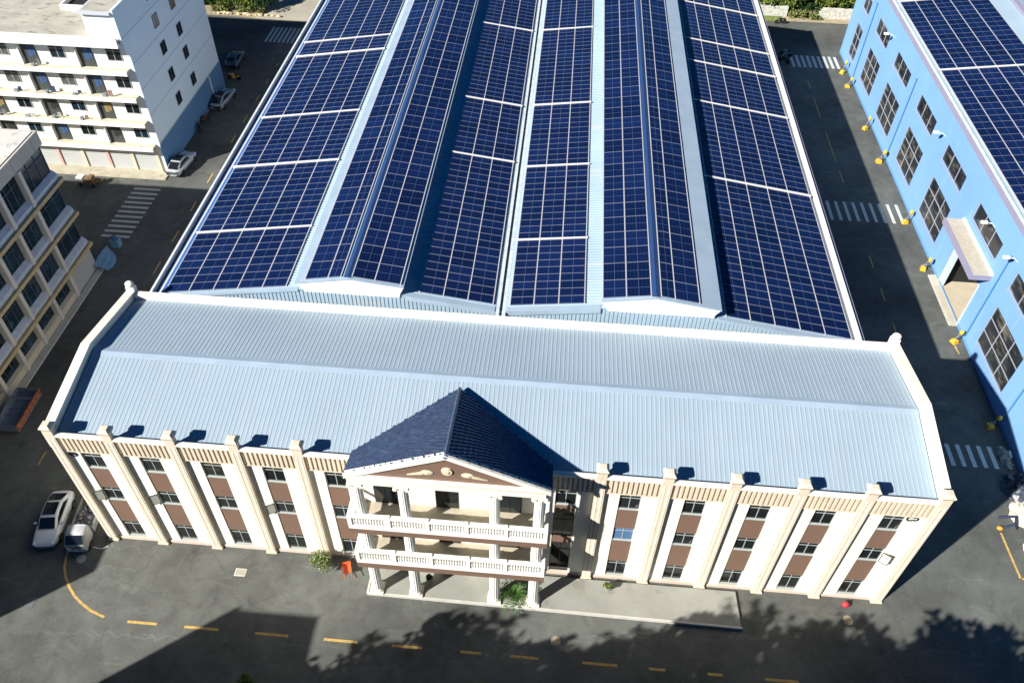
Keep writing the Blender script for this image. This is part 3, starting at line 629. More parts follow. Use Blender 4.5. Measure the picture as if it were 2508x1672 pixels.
WLP = ['nearest', 'second nearest', 'third nearest', 'farthest']
wl0 = None
for i, (y, z) in enumerate(((26.0, 10.5), (31.2, 10.15), (46.0, 10.1), (67.2, 10.45))):
    t = thing('wall_lamp', f'white arm lamp high on the blue factory wall, {WLP[i]} to the office', 'lamp', (BX, y, z), 0, 'wall lamps on the blue factory')
    if not wl0:
        b = MB(); b.tube([(BX, y, z - .3), (BX - .35, y, z), (BX - .9, y, z + .12)], .04, 6); a1 = part('arm', b, white, t)
        b = MB(); b.box(BX - 1.35, y - .14, z + .02, BX - .8, y + .14, z + .2); b.box(BX - 1.3, y - .1, z - .02, BX - .85, y + .1, z + .017, 1); a2 = part('lamp_head', b, [white, skylamp], t); wl0 = (a1, a2)
    else:
        for o in wl0: q = o.copy(); C.objects.link(q); q.parent = t
# yellow hydrant-like standpipes along the wall
def standpipe(first=None, label='', loc=(0, 0, 0), rz=0):
    t = thing('yellow_standpipe', label, 'standpipe', loc, rz, 'yellow standpipes along the blue factory wall'); t.scale = (random.uniform(.6, .8), random.uniform(.6, .8), random.uniform(.7, .95))
    if first:
        for o in first: q = o.copy(); C.objects.link(q); q.parent = t
        return first
    b = MB(); b.box(-.42, -.42, 0, .42, .42, .08); b.box(-.36, -.36, .08, .36, .36, .42); b.cyl((0, 0, .42), (0, 0, .5), .3, .2, 12)
    bs = lpart('base', b.mesh('base', ypost), t)
    b = MB(); b.cyl((0, 0, .5), (.25, 0, 1.5), .07, .07, 8); b.cyl((.25, 0, 1.5), (.6, 0, 1.5), .05, .05, 8); b.box(-.2, -.05, .75, .4, .05, .85); b.cyl((-.3, -.3, .4), (.5, .3, 1.1), .04, .04, 6)
    pp = lpart('pipe', b.mesh('pipe', M('grey_pipe', (.3, .33, .38), .5, .4)), t)
    b = MB(); b.ball((.45, 0, 1.62), .3, 2, sq=(1, 1, 1.15)); b.cyl((.45, 0, 1.3), (.45, 0, 1.5), .2, .26, 10)
    hd = lpart('head', b.mesh('head', ypost, smooth=True), t)
    return (bs, pp, hd)
sp0 = None
for lab, (x, y), rz in (('yellow standpipe in shade near the lowest crosswalk by the blue factory', (68.15, 16.6), 0), ('yellow standpipe beside the near end of the factory door apron', (68.15, 26.6), .4),
                   ('yellow standpipe beside the far end of the factory door apron', (68.05, 36.9), -.3), ('yellow standpipe just behind the middle right crosswalk', (68.2, 44.6), .2),
                   ('yellow standpipe by the wall between the middle crosswalk and the blue downpipe', (68.1, 56.3), 0), ('yellow standpipe by the wall, second from the far end of the blue factory', (68.1, 63.6), .5),
                   ('yellow standpipe with clutter below the far blue downpipe', (68.1, 74.2), 0), ('yellow standpipe nearest the far right crosswalk', (68.2, 78.0), .8)):
    sp0 = standpipe(sp0, lab, (x, y, 0), rz)
# ------------------------------------------------------------------ DORMITORY (top left)
DX, DY = -13.3, 45.75
dm = thing('dormitory_block', 'white dormitory with balcony ledges and grey shutters, pale side wall with blue dado', 'building', (DX, DY, 0))
b = MB(); b.box(-62, DY, 0, DX - .25, 65.3, 15.5); part('wall', b, whited, dm)
b = MB(); b.prism([(DX - .247, DY - .003, 0), (DX - .247, 65.3, 0), (DX - .247, 65.3, 18.6), (DX - .247, DY - .6, 18.6), (DX - .247, DY - .6, 15.0), (DX - .247, DY - .003, 13.6)], (.247, 0, 0)); part('side_wall', b, dormside, dm)
b = MB(); b.box(DX + .003, DY - .05, 0, DX + .05, 65.33, 3.5); part('dado', b, dormblue, dm)
b = MB()
for z in (3.5, 6.95, 9.9, 12.75, 15.7): b.box(DX + .002, DY if z < 15 else DY - .5, z - .03, DX + (.09 if z == 3.5 else .012), 65.3, z + .03)
part('string_course', b, M('grey_line', (.42, .46, .5), .8), dm)
b = MB(); b.box(-62, 45.0, 15.503, -16.6, 65.3, 15.75); part('roof', b, stone, dm)
b = MB(); b.box(-62, 44.75, 15.2, -13.7, 45.0, 15.95); b.box(-62, 44.6, 15.0, -13.62, 45.6, 15.197); part('cornice', b, whited, dm)
b = MB(); b.box(-16.6, 45.25, 15.503, DX - .25, 60, 18.2, 0); tw = part('stair_tower', b, white, dm)
b = MB(); b.box(-16.75, 44.9, 18.203, DX - .25, 60.2, 18.45, 1); b.box(-16.5, 45.2, 18.452, DX - .25, 60, 18.5); part('tower_roof', b, [stone, M('grey_slab_edge', (.5, .53, .58), .8)], tw)
for k, z in enumerate((3.45, 6.4, 9.35, 12.35)):
    b = MB(); b.box(-62, 44.9, z - .1, -13.75, DY - .003, z + .03, 0); b.box(-62, 44.72, z - .36, -13.7, 44.897, z + .06, 1)
    part('balcony_ledge', b, [ledge_m, whited], dm)
dw_f = MB(); w, h = 1.55, 1.8
for bx in ((-w / 2, -.06, 0, w / 2, 0, .06), (-w / 2, -.06, h - .06, w / 2, 0, h), (-w / 2, -.06, 0.06, -w / 2 + .06, 0, h - .06), (w / 2 - .06, -.06, .06, w / 2, 0, h - .06), (-.03, -.05, .06, .03, -.002, h - .06), (-w / 2 + .06, -.045, 1.0, w / 2 - .06, -.004, 1.05)): dw_f.box(*bx)
dw_fm = dw_f.mesh('window', alu); g = MB(); g.box(-w / 2 + .02, -.03, .02, w / 2 - .02, -.008, h - .02); dw_g = [g.mesh('pane', glass), g.mesh('pane', glassb), g.mesh('pane', M('washed_curtain_glass', (.10, .11, .10), .3, n2=(2, (.02, .03, .05), .5)))]
dd = MB(); dd.box(-.75, -.07, 0, .75, -.004, 2.05, 0); dd.box(-.1, -.09, .75, .3, -.072, 1.95, 1); dd.box(.34, -.10, .95, .68, -.072, 1.9, 1)
dd_m = [dd.mesh('balcony_door', [darkframe, M(n, c, .4)]) for n, c in (('door_dark', (.03, .03, .03)), ('door_blue_cloth', (.05, .10, .22)), ('door_ochre_cloth', (.28, .20, .09)))]
for k, z in enumerate((3.48, 6.43, 9.38, 12.38)):
    for j in range(9):
        x = -14.95 - 2.97 * j
        if j % 2 == 0 or k == 0 and j % 4 == 2:
            o = lpart('window', dw_fm, dm, (x - DX, -.004, z + .75)); lpart('pane', random.choice(dw_g), o)
        else: lpart('balcony_door', dd_m[1] if k == 3 and j < 4 else random.choice(dd_m), dm, (x - DX, -.004, z + .02))
    for x in (-18.9, -24.9, -30.8, -36.7):
        b = MB(); b.cyl((x, DY - .08, z + .05), (x, DY - .08, z + 2.8), .06, .06, 6); b.box(x + .12, DY - .4, z + .032, x + .2, DY - .002, z + 2.75) ; part('party_fin', b, whited, dm)
rnd = random.Random(5)
for k, z in enumerate((3.48, 6.43, 9.38, 12.38)):
    for j in range(7):
        if rnd.random() < .6:
            x = -16.6 - 3.1 * j - rnd.uniform(0, .8); ww = rnd.uniform(.35, .75); yy = 45.02 + rnd.uniform(0, .25); hh = rnd.uniform(.35, .8)
            b = MB(); n_ = 5
            b.add([(x + ww * q / n_, yy + (.05 if q % 2 else 0), z + e) for q in range(n_ + 1) for e in (.05 + rnd.uniform(0, .08), hh)], [(2 * q, 2 * q + 2, 2 * q + 3, 2 * q + 1) for q in range(n_)])
            part('laundry', b, rnd.choice([M('cloth_white', (.45, .45, .43), .9), M('cloth_pink', (.30, .20, .19), .9), M('cloth_navy', (.04, .07, .16), .9), M('cloth_grey', (.2, .2, .2), .9)]), dm)
            b = MB(); b.box(x - .5, 45.0, z - .04, x - .5 + rnd.uniform(.2, .5), 45.3, z + rnd.uniform(.15, .4)); part('basin', b, M('dull_plastic', (.22, .25, .27), .6), dm)
for x in range(14):
    xx = -14.0 - 2.85 * x
    b = MB(); b.box(xx - .17, DY - .18, 0.1, xx + .17, DY - .003, 2.95, 1 if x % 2 == 0 and x else 0); part('shop_pier', b, [officecream, M('pinkish_pier', (.66, .36, .34), .8, n2=(1.5, (.62, .52, .42), .5))], dm)
    b = MB(); x0, x1 = xx - 2.66, xx - .19
    n = 16
    for q in range(n): b.box(x0, DY - .06 + (.02 if q % 2 else 0), .12 + q * .176, x1, DY - .004, .12 + (q + 1) * .176 - .004)
    part('roller_shutter', b, shutter_m, dm)
sw = MB(); sw.box(0, -.62, 0, .05, .62, .06); sw.box(0, -.62, 1.29, .05, .62, 1.35); sw.box(0, -.62, .06, .05, -.56, 1.29); sw.box(0, .56, .06, .05, .62, 1.29); sw.box(0, -.03, .06, .045, .03, 1.29); swm = sw.mesh('side_window', M('dark_lilac_frame', (.12, .13, .18), .6))
g = MB(); g.box(.003, -.6, .02, .02, .6, 1.33); gm = g.mesh('pane', glass)
for y, zs in ((52.75, (4.55, 7.5, 10.6, 13.6, 16.6)), (57.4, (4.5, 7.8, 10.55, 13.6, 16.6)), (62, (16.6,))):
    for z in zs: o = lpart('side_window', swm, dm, (.012, y - DY, z)); lpart('pane', gm, o)
b = MB(); b.cyl((DX + .1, 61.3, 0), (DX + .1, 61.3, 3.4), .08, .08, 8); part('downpipe', b, whited, dm)
b = MB(); b.box(-22.2, 50.9, 15.753, -19.2, 51.1, 16.3); b.box(-22.2, 51.1, 15.753, -22.0, 54, 16.3); b.box(-19.4, 51.1, 15.753, -19.2, 54, 16.3); b.box(-22, 51.103, 15.76, -19.4, 54, 15.9, 1); part('roof_planter', b, [whited, dark_int], dm)
b = MB(); b.box(-70, 65.4, 0, -18, 70.4, 16, 0)
for z in (1, 4.4, 7.8, 11.2):
    for k in range(12): b.box(-66 + k * 4, 70.403, z, -64.4 + k * 4, 70.43, z + 1.6, 1)
solo('rear_dormitory', b, [whited, glassb], 'rear dormitory wing directly behind the white dormitory', 'building', (-40, 68, 0))
# ------------------------------------------------------------------ LEFT OFFICE BLOCK
OX = -13.95; OY1 = 28.9
lo = thing('glazed_office_block', 'four-storey office in shade with tan ledges and big bluish windows at left', 'building', (OX, 15, 0))
b = MB(); b.box(-45, 0, 0, OX - .55, OY1 - .2, 15.0); part('core_wall', b, officewall, lo)
b = MB(); b.box(-45, 0, 14.0, OX, OY1, 15.3, 0); b.box(-45, .2, 15.303, OX - .25, OY1 - .25, 15.36, 1)
for k in range(9): b.box(OX + .002, 1.2 + k * 3.3, 14.05, OX + .01, 1.24 + k * 3.3, 15.2, 2)
part('parapet', b, [M('stone_cladding', (.50, .47, .41), .8, n=(.6, .08)), M('pale_roof_screed', (.60, .58, .54), .9, n=(.5, .1), n2=(1, (.42, .41, .38), .56)), darkframe], lo)
levels = [(.95, 2.75, 2.95), (3.75, 6.2, 6.55), (7.45, 9.9, 10.3), (11.2, 13.95, 14.0)]
py = [-.2, 3.1, 6.4, 9.7, 12.0, 15.15, 18.3, 21.45, 24.65, OY1 - .25]
for k, (z0, z1, zl) in enumerate(levels):
    if k < 3:
        b = MB(); b.box(-45, -.1, zl - .2, OX + .32, OY1 + .3, zl + .16); part('floor_ledge', b, tan_ledge, lo)
    for a, c in zip(py, py[1:]):
        if k == 0 and a > 24:                                # blank corner panel at ground level
            b = MB(); b.box(OX - .5, a + .2, .1, OX - .02, c + .2, z1 + .0); part('corner_panel', b, M('grey_panel', (.42, .42, .40), .8, n=(.5, .06)), lo); continue
        b = MB(); t = .06; x0, x1 = OX - .42, OX - .34; y0, y1 = a + .22, c - .22
        if a > 24: y1 = c + .2
        b.box(x0, y0, z0, x1, y1, z0 + t); b.box(x0, y0, z1 - t, x1, y1, z1)
        for q in range(4): yy = y0 + (y1 - y0 - t) * q / 3; b.box(x0, yy, z0 + t, x1, yy + t, z1 - t)
        b.box(x0 + .003, y0 + t, z0 + (z1 - z0) * .66, x1 - .003, y1 - t, z0 + (z1 - z0) * .66 + .05)
        w = part('window', b, M('dark_blue_frame', (.06, .10, .14), .5), lo)
        g = MB(); g.box(x0 - .03, y0, z0, x0 + .02, y1, z1); part('pane', g, glassb, w)
        s = MB(); zb = z0 - .75 if k else .12
        s.prism([(OX - .5, y0 - .2, zb), (OX + .02, y0 - .2, zb), (OX + .02, y0 - .2, z0 - .35 if k else z0 - .12), (OX - .35, y0 - .2, z0 - .01), (OX - .5, y0 - .2, z0 - .01)], (0, y1 - y0 + .4, 0)); part('window_apron', s, M('pale_blue_apron', (.46, .52, .60), .8, n=(2, .15)) if k else officecream, w)
for y in py[:-1]:
    b = MB(); b.box(OX - .5, y - .2, .1, OX + .12, y + .2, 14.0); part('mullion_pier', b, officewall, lo)
b = MB(); b.box(-45, OY1 - .197, 0, OX - .5, OY1 - .1, 14); part('north_wall', b, officecream, lo)
# lower wing and neighbour whose shadows fall across the yard
b = MB(); b.box(-40, -14.0, 0, OX, -.3, 11.9, 0); b.box(-40, -14.0, 11.903, OX, -13.8, 12.3, 0); b.box(OX - .2, -13.8, 11.903, OX, -.3, 12.3, 0)
for z in (1, 4.4, 7.8):
    for k in range(4): b.box(OX + .003, -12.8 + k * 3.3, z, OX + .03, -10.6 + k * 3.3, z + 1.8, 1)
solo('office_annex', b, [officecream, glassb], 'lower cream annex south of the glazed office block', 'building', (OX, -7, 0))
b = MB(); b.box(-7.6, -44, 0, -1.6, -19.3, 16, 0); b.box(-7.6, -44, 16.003, -7.4, -19.3, 16.3, 0)
for z in (1, 4.4, 7.8, 11.2):
    for k in range(7): b.box(-1.597, -42 + k * 3.2, z, -1.57, -40 + k * 3.2, z + 1.8, 1)
    b.box(-6, -19.297, z, -3.2, -19.27, z + 1.8, 1)
solo('gate_tower_block', b, [cream, glass], 'cream tower block south of the yard', 'building', (-4.6, -30, 0))
# ------------------------------------------------------------------ vehicles
def loft(secs, n=16, p=3.2):
    """secs: (y, halfwidth, zlow, zhigh) -> rounded body running along y"""
    b = MB(); vs = []
    for y, hw, zl, zh in secs:
        cz = (zl + zh) / 2; hz = (zh - zl) / 2
        for i in range(n):
            t = 2 * math.pi * i / n; c, s_ = math.cos(t), math.sin(t)
            vs.append((hw * math.copysign(abs(c) ** (2 / p), c), y, cz + hz * math.copysign(abs(s_) ** (2 / p), s_)))
    k = len(secs); fs = [(j * n + i, j * n + (i + 1) % n, (j + 1) * n + (i + 1) % n, (j + 1) * n + i) for j in range(k - 1) for i in range(n)]
    fs += [tuple(range(n)), tuple(range((k - 1) * n, k * n))[::-1]]
    b.add(vs, fs); return b
def patch(f, t=.012):
    b = MB(); b.add(f, [tuple(range(len(f)))]); return b
def car(label, loc, rz, paint, s=1., sunroof=True, group=None):
    t = thing('parked_car', label, 'car', loc, rz, group)
    L_ = 2.3 * s
    b = loft([(-L_, .62, .35, .80), (-L_ + .12, .80, .28, .95), (-1.55 * s, .90, .22, 1.0), (-.6, .92, .22, .98), (.6, .92, .22, .94), (1.3 * s, .91, .22, .90), (1.95 * s, .84, .25, .80), (L_ - .06, .68, .32, .68), (L_, .5, .38, .6)], 20, 4)
    body = lpart('body', b.mesh('body', paint, smooth=True), t)
    b = loft([(-1.95 * s, .60, .8, .96), (-1.45 * s, .68, .75, 1.22), (-.85, .68, .75, 1.42), (.0, .69, .75, 1.46), (.45, .68, .75, 1.36), (1.15, .66, .75, .93)], 20, 4)
    cab = lpart('cabin', b.mesh('cabin', paint, smooth=True), t)
    e = .02
    g = MB(); g.add([(-.55, -1.93 * s, .985), (.55, -1.93 * s, .985), (.5, -1.1, 1.40), (-.5, -1.1, 1.40)], [(0, 1, 2, 3)]); lpart('rear_window', g.mesh('rear_window', carglass), t, (0, 0, e))
    g = MB(); g.add([(-.57, 1.1, .965), (.57, 1.1, .965), (.52, .42, 1.385), (-.52, .42, 1.385)], [(3, 2, 1, 0)]); lpart('windscreen', g.mesh('windscreen', carglass), t, (0, 0, e))
    if sunroof: g = MB(); g.box(-.46, -.85, 1.44, .46, .2, 1.487); lpart('sunroof', g.mesh('sunroof', carglass), t)
    for sd in (-1, 1):
        g = MB(); pts = [(sd * .70, -1.5 * s, 1.0), (sd * .71, .85, .98), (sd * .69, .35, 1.28), (sd * .66, -.1, 1.36), (sd * .66, -.9, 1.33)]
        g.prism(pts if sd > 0 else pts[::-1], (sd * .02, 0, 0)); lpart('side_window', g.mesh('side_window', carglass), t)
        g = MB(); g.box(sd * .95 - .09, .55, .95, sd * .95 + .09, .68, 1.07); lpart('mirror', g.mesh('mirror', paint), t)
        g = MB(); g.ball((sd * .62, 2.12 * s, .66), .17, 2, sq=(1, .9, .5)); lpart('headlight', g.mesh('headlight', skylamp), t)
        g = MB(); g.box(sd * .66 - .16, -L_ + .0, .72, sd * .66 + .16, -L_ + .1, .86); lpart('tail_light', g.mesh('tail_light', redlamp), t)
        for y in (-1.38 * s, 1.42 * s):
            g = MB(); g.cyl((sd * .72, y, .32), (sd * .93, y, .32), .32, .32, 20); w = lpart('wheel', g.mesh('wheel', rubber), t)
            g = MB(); g.cyl((sd * .90, y, .32), (sd * .945, y, .32), .19, .19, 12); lpart('rim', g.mesh('rim', chrome), w)
    g = MB(); g.box(-.7, -L_ - .02, .46, .7, -L_ + .06, .52); lpart('bumper_trim', g.mesh('bumper_trim', blackm), t)
    return t
car('white saloon with a black sunroof parked left of the cream office corner', (-4.5, .72, 0), R(188), carwhite)
car('silver car parked at the near corner of the dormitory side wall', (-12.05, 46.7, 0), R(-6), M('pale_silver', (.55, .6, .62), .3, .3, coat=1.), 1., True)
car('pale car parked in shade along the blue dado of the dormitory', (-12.1, 61.2, 0), R(-4), carsilver, 1.05, True)
car('dark car half hidden beyond the far corner of the dormitory', (-13.9, 71.4, 0), R(4), M('dark_car_paint', (.05, .07, .09), .3, coat=1.), .95, False)
# small truck behind the white car
t = thing('small_truck', 'small grey-white truck with a cluttered load bed beside the white saloon', 'truck', (-1.9, .35, 0), R(6))
b = loft([(-2.0, .66, .35, 1.05), (-1.9, .74, .3, 1.2), (-1.3, .76, .3, 1.72), (-.75, .76, .3, 1.78), (-.6, .76, .4, 1.75)], 20, 5); lpart('cab', b.mesh('cab', M('dusty_white_paint', (.42, .44, .46), .5, n=(2, .15)), smooth=True), t)
g = MB(); g.add([(-.6, -1.93, 1.2), (.6, -1.93, 1.2), (.56, -1.45, 1.66), (-.56, -1.45, 1.66)], [(0, 1, 2, 3)]); lpart('windscreen', g.mesh('windscreen', carglass), t, (0, -.03, .03))
b = MB(); b.box(-.78, -.5, .55, .78, 2.0, .68); b.box(-.78, -.5, .683, -.72, 2.0, 1.15); b.box(.72, -.5, .683, .78, 2.0, 1.15); b.box(-.718, 1.94, .683, .718, 2.0, 1.15); b.box(-.718, -.5, .683, .718, -.44, 1.3)
lpart('load_bed', b.mesh('load_bed', M('faded_grey_steel', (.3, .31, .32), .7, n=(2, .2))), t)
b = MB()
for k in range(26): x, y = random.uniform(-.55, .55), random.uniform(-.3, 1.8); r = random.uniform(.1, .24); b.ball((x, y, .75 + random.uniform(0, .45)), r, 1, jit=.25)
lpart('load', b.mesh('load', M('mixed_scrap', (.2, .2, .2), .8, n=(5, .6), n2=(4, (.45, .45, .45), .58))), t)
for sd in (-1, 1):
    for y in (-1.35, 1.3):
        g = MB(); g.cyl((sd * .58, y, .3), (sd * .78, y, .3), .3, .3, 16); w = lpart('wheel', g.mesh('wheel', rubber), t); g = MB(); g.cyl((sd * .77, y, .3), (sd * .80, y, .3), .16, .16, 10); lpart('rim', g.mesh('rim', chrome), w)
    g = MB(); g.box(sd * .5 - .12, -2.03, .7, sd * .5 + .12, -1.95, .85); lpart('headlight', g.mesh('headlight', skylamp), t)
# steel skip by the left office
t = thing('steel_skip', 'open blue-grey steel skip with a rusty orange side by the left office kerb', 'skip', (-12.05, 10.2, 0), R(2))
b = MB(); b.box(-.95, -2.0, .5, .95, 2.0, .6); b.box(-.95, -2.0, .603, -.87, 2.0, 1.2); b.box(-.868, -2.0, .603, .868, -1.92, 1.2); b.box(-.868, 1.92, .603, .868, 2.0, 1.25); b.box(-.87, .9, 1.1, .87, 1.0, 1.2); lpart('tub', b.mesh('tub', steelblue), t)
b = MB(); b.box(.87, -2.0, .603, .95, 2.0, 1.2); b.box(.952, -2.05, 1.1, 1.02, 2.05, 1.22)
for k in range(7): b.box(.952, -1.9 + k * .62, .6, 1.0, -1.82 + k * .62, 1.097)
lpart('side_panel', b.mesh('side_panel', rust), t, label='rusty orange side panel')
b = MB(); b.box(-.7, -1.8, .15, -.55, 1.8, .497); b.box(.55, -1.8, .15, .7, 1.8, .497); b.box(-.55, -1.5, 0.0, .55, -1.3, .3); b.box(-.55, 1.3, 0, .55, 1.5, .3); lpart('skid', b.mesh('skid', darkframe), t)
# blue lean-to at the corner of the left office
t = thing('blue_tarpaulin', 'faded blue tarpaulin draped over goods at the far corner of the left office', 'tarpaulin', (-13.2, 29.3, 0))
b = MB(); n = 12; vs = []
for i in range(n + 1):
    for j in range(n + 1):
        u, v = i / n, j / n; wd = .25 + 1.25 * math.sin(math.pi * min(1, .25 + v * .75)) ** .8
        vs.append((-.9 + .15 + wd * u * 1.0, -.9 + 3.0 * v, .16 + .75 * (1 - u) ** 1.1 * (.75 + .25 * math.sin(3.1 * v)) + .05 * math.sin(v * 21) * (1 - u * .4) + .03 * math.sin(u * 17)))
b.add(vs, [(i * (n + 1) + j, (i + 1) * (n + 1) + j, (i + 1) * (n + 1) + j + 1, i * (n + 1) + j + 1) for i in range(n) for j in range(n)]); lpart('canopy_sheet', b.mesh('canopy_sheet', tarpblue, smooth=True), t)
b = MB(); b.box(-.68, -.6, 0, -.3, 1.6, .4); lpart('stacked_goods', b.mesh('stacked_goods', darkframe), t)
b = MB(); b.box(-13.9, 32.0, 0, -13.1, 32.7, .9, 0); b.ball((-13.5, 32.3, 1.05), .32, 2, 1, .1); solo('blue_drum_stack', b, [tarpblue, M('dull_blue', (.05, .10, .22), .6)], 'bright blue and grey bundle just beyond the blue tarpaulin', 'bundle', (-13.5, 32.3, 0))
# handcart of boxes
t = thing('loaded_handcart', 'handcart piled with pale and brown boxes at the shadow edge before the dormitory shutters', 'handcart', (-20.95, 42.3, 0), R(-3))
b = MB(); b.box(-1.1, -.45, .45, 1.1, .45, .53); b.cyl((1.1, -.3, .5), (1.9, -.3, .9), .03, .03, 6); b.cyl((1.1, .3, .5), (1.9, .3, .9), .03, .03, 6); b.cyl((1.9, -.3, .9), (1.9, .3, .9), .03, .03, 6); lpart('deck', b.mesh('deck', woodm), t)
for x in (-.75, .75):
    for y in (-.4, .4): b = MB(); b.cyl((x, y - .04, .2), (x, y + .04, .2), .2, .2, 12); lpart('wheel', b.mesh('wheel', rubber), t)
for x, y, z, sx, sz, m in ((-.7, 0, .533, .75, .55, whited), (-.0, .05, .533, .5, .45, M('cardboard', (.18, .15, .10), .9)), (.55, 0, .533, .45, .7, woodm)):
    b = MB(); b.box(x - sx / 2, y - .35, z, x + sx / 2, y + .35, z + sz); lpart('box', b.mesh('box', m), t)
# scrap by the dado
def bike(label, loc, rz, m):
    t = thing('parked_motorbike', label, 'motorbike', loc, rz)
    for y in (-.62, .62):
        b = MB(); b.lathe([(.2, -.05), (.3, -.05), (.3, .05), (.2, .05)], n=16); me = b.mesh('wheel', rubber); lpart('wheel', me, t, (0, y, .3), (0, R(90), 0))
    b = MB(); b.cyl((0, -.6, .35), (0, .1, .5), .05, .05, 6); b.cyl((0, .62, .3), (0, .42, .95), .04, .04, 6); b.box(-.12, -.2, .35, .12, .25, .6); b.box(-.13, -.7, .55, .13, -.35, .66); lpart('frame', b.mesh('frame', m), t)
    b = MB(); b.ball((0, .12, .78), .2, 2, sq=(.8, 1.3, .7)); lpart('tank', b.mesh('tank', m, smooth=True), t)
    b = MB(); b.ball((0, -.35, .78), .2, 2, sq=(.75, 1.9, .35)); lpart('seat', b.mesh('seat', blackm, smooth=True), t)
    b = MB(); b.cyl((-.34, .36, 1.0), (.34, .36, 1.0), .025, .025, 6); lpart('handlebar', b.mesh('handlebar', chrome), t)
    return t
bike('dark motorbike leaning by the downpipe on the dormitory dado', (-12.75, 54.6, 0), R(30), M('dark_green_paint', (.04, .06, .05), .4))
bike('motorbike by the dormitory wall under the blue dado near the first one', (-12.8, 56.6, 0), R(-20), M('brown_paint', (.10, .06, .04), .5))
bike('motorbike parked at the left end of the far right crosswalk', (61.2, 82.2, 0), R(70), M('grey_paint', (.25, .28, .3), .4))
bike('motorbike parked just before the far right crosswalk by the warehouse', (60.6, 80.2, 0), R(50), M('dark_paint', (.03, .04, .05), .4))
bike('black motorbike at the end of the lawn behind the warehouse', (62.0, 92.6, 0), R(95), blackm)
bike('motorbike with a yellow box beyond the pale car at the dormitory', (-12.6, 67.0, 0), R(85), ypost)
# downspout brackets that stick out of the warehouse right wall
for i, y in enumerate((41.0, 47.5, 38.0)):
    b = MB(); b.box(53.55, y - .06, 9.2, 54.95 - .3 * i, y + .06, 9.32); b.box(54.7 - .3 * i, y - .1, 9.1, 54.95 - .3 * i, y + .1, 9.4); solo('wall_bracket', b, flash, ('pale bracket on the warehouse right wall just before the middle crosswalk', 'pale bracket on the warehouse right wall level with the middle crosswalk', 'short pale bracket on the warehouse right wall, nearest the cream office')[i], 'bracket', (53.9, y, 9.2), 'brackets on the warehouse right wall')
# ------------------------------------------------------------------ things on the ground
b = MB(); b.box(9.82, -2.28, -.02, 10.62, -1.68, .02, 0); b.box(9.9, -2.2, .021, 10.54, -1.76, .03, 1); solo('square_manhole', b, [kerbm, M('cover_grey', (.36, .34, .28), .8)], 'pale square manhole cover in front of the third window column', 'manhole cover', (10.2, -2, 0))
def mh(x, y, lab, m): b = MB(); b.cyl((x, y, -.02), (x, y, .02), .36, .35, 24, 0); b.cyl((x, y, .021), (x, y, .028), .28, .28, 24, 1); solo('round_manhole', b, [m, M('cover_tan', (.33, .28, .20), .85, n=(6, .4))], lab, 'manhole cover', (x, y, 0), 'round manhole covers')
mh(52.75, -1.75, 'round tan manhole cover before the right end of the cream office', M('rim_tan', (.30, .27, .21), .85)); mh(32.75, -5.0, 'round grey manhole cover in the road below the portico', concrete)
b = MB(); b.box(-3.7, -5.8, -.02, -3.1, -5.1, .02); solo('drain_cover', b, M('dull_steel', (.12, .14, .15), .6), 'dull drain cover in shade at lower left', 'drain cover', (-3.4, -5.4, 0))
b = MB(); b.ball((52.72, -.72, .24), .24, 2, sq=(1.1, .9, 1)); b.cyl((52.72, -.72, .45), (52.72, -.72, .58), .06, .04, 8); solo('red_ball', b, redm, 'small red ball-shaped bucket at the foot of the last window column', 'bucket', (52.72, -.72, 0), smooth=True)
t = thing('orange_barrow', 'small orange wheelbarrow left of the portico steps', 'wheelbarrow', (17.75, -1.2, 0), R(20))
b = MB(); b.add([(-.3, -.45, .55), (.3, -.45, .55), (.3, .45, .55), (-.3, .45, .55), (-.18, -.3, .3), (.18, -.3, .3), (.18, .3, .3), (-.18, .3, .3)], [(4, 5, 1, 0), (5, 6, 2, 1), (6, 7, 3, 2), (7, 4, 0, 3), (7, 6, 5, 4)]); lpart('tray', b.mesh('tray', orangem), t)
b = MB(); b.cyl((-.04, .55, .2), (.04, .55, .2), .2, .2, 14); lpart('wheel', b.mesh('wheel', rubber), t)
b = MB(); b.tube([(-.25, .5, .3), (-.25, -.95, .6)], .025); b.tube([(.25, .5, .3), (.25, -.95, .6)], .025); b.tube([(-.22, -.2, .35), (-.22, -.3, 0)], .025); b.tube([(.22, -.2, .35), (.22, -.3, 0)], .025); lpart('handle', b.mesh('handle', orangem), t)
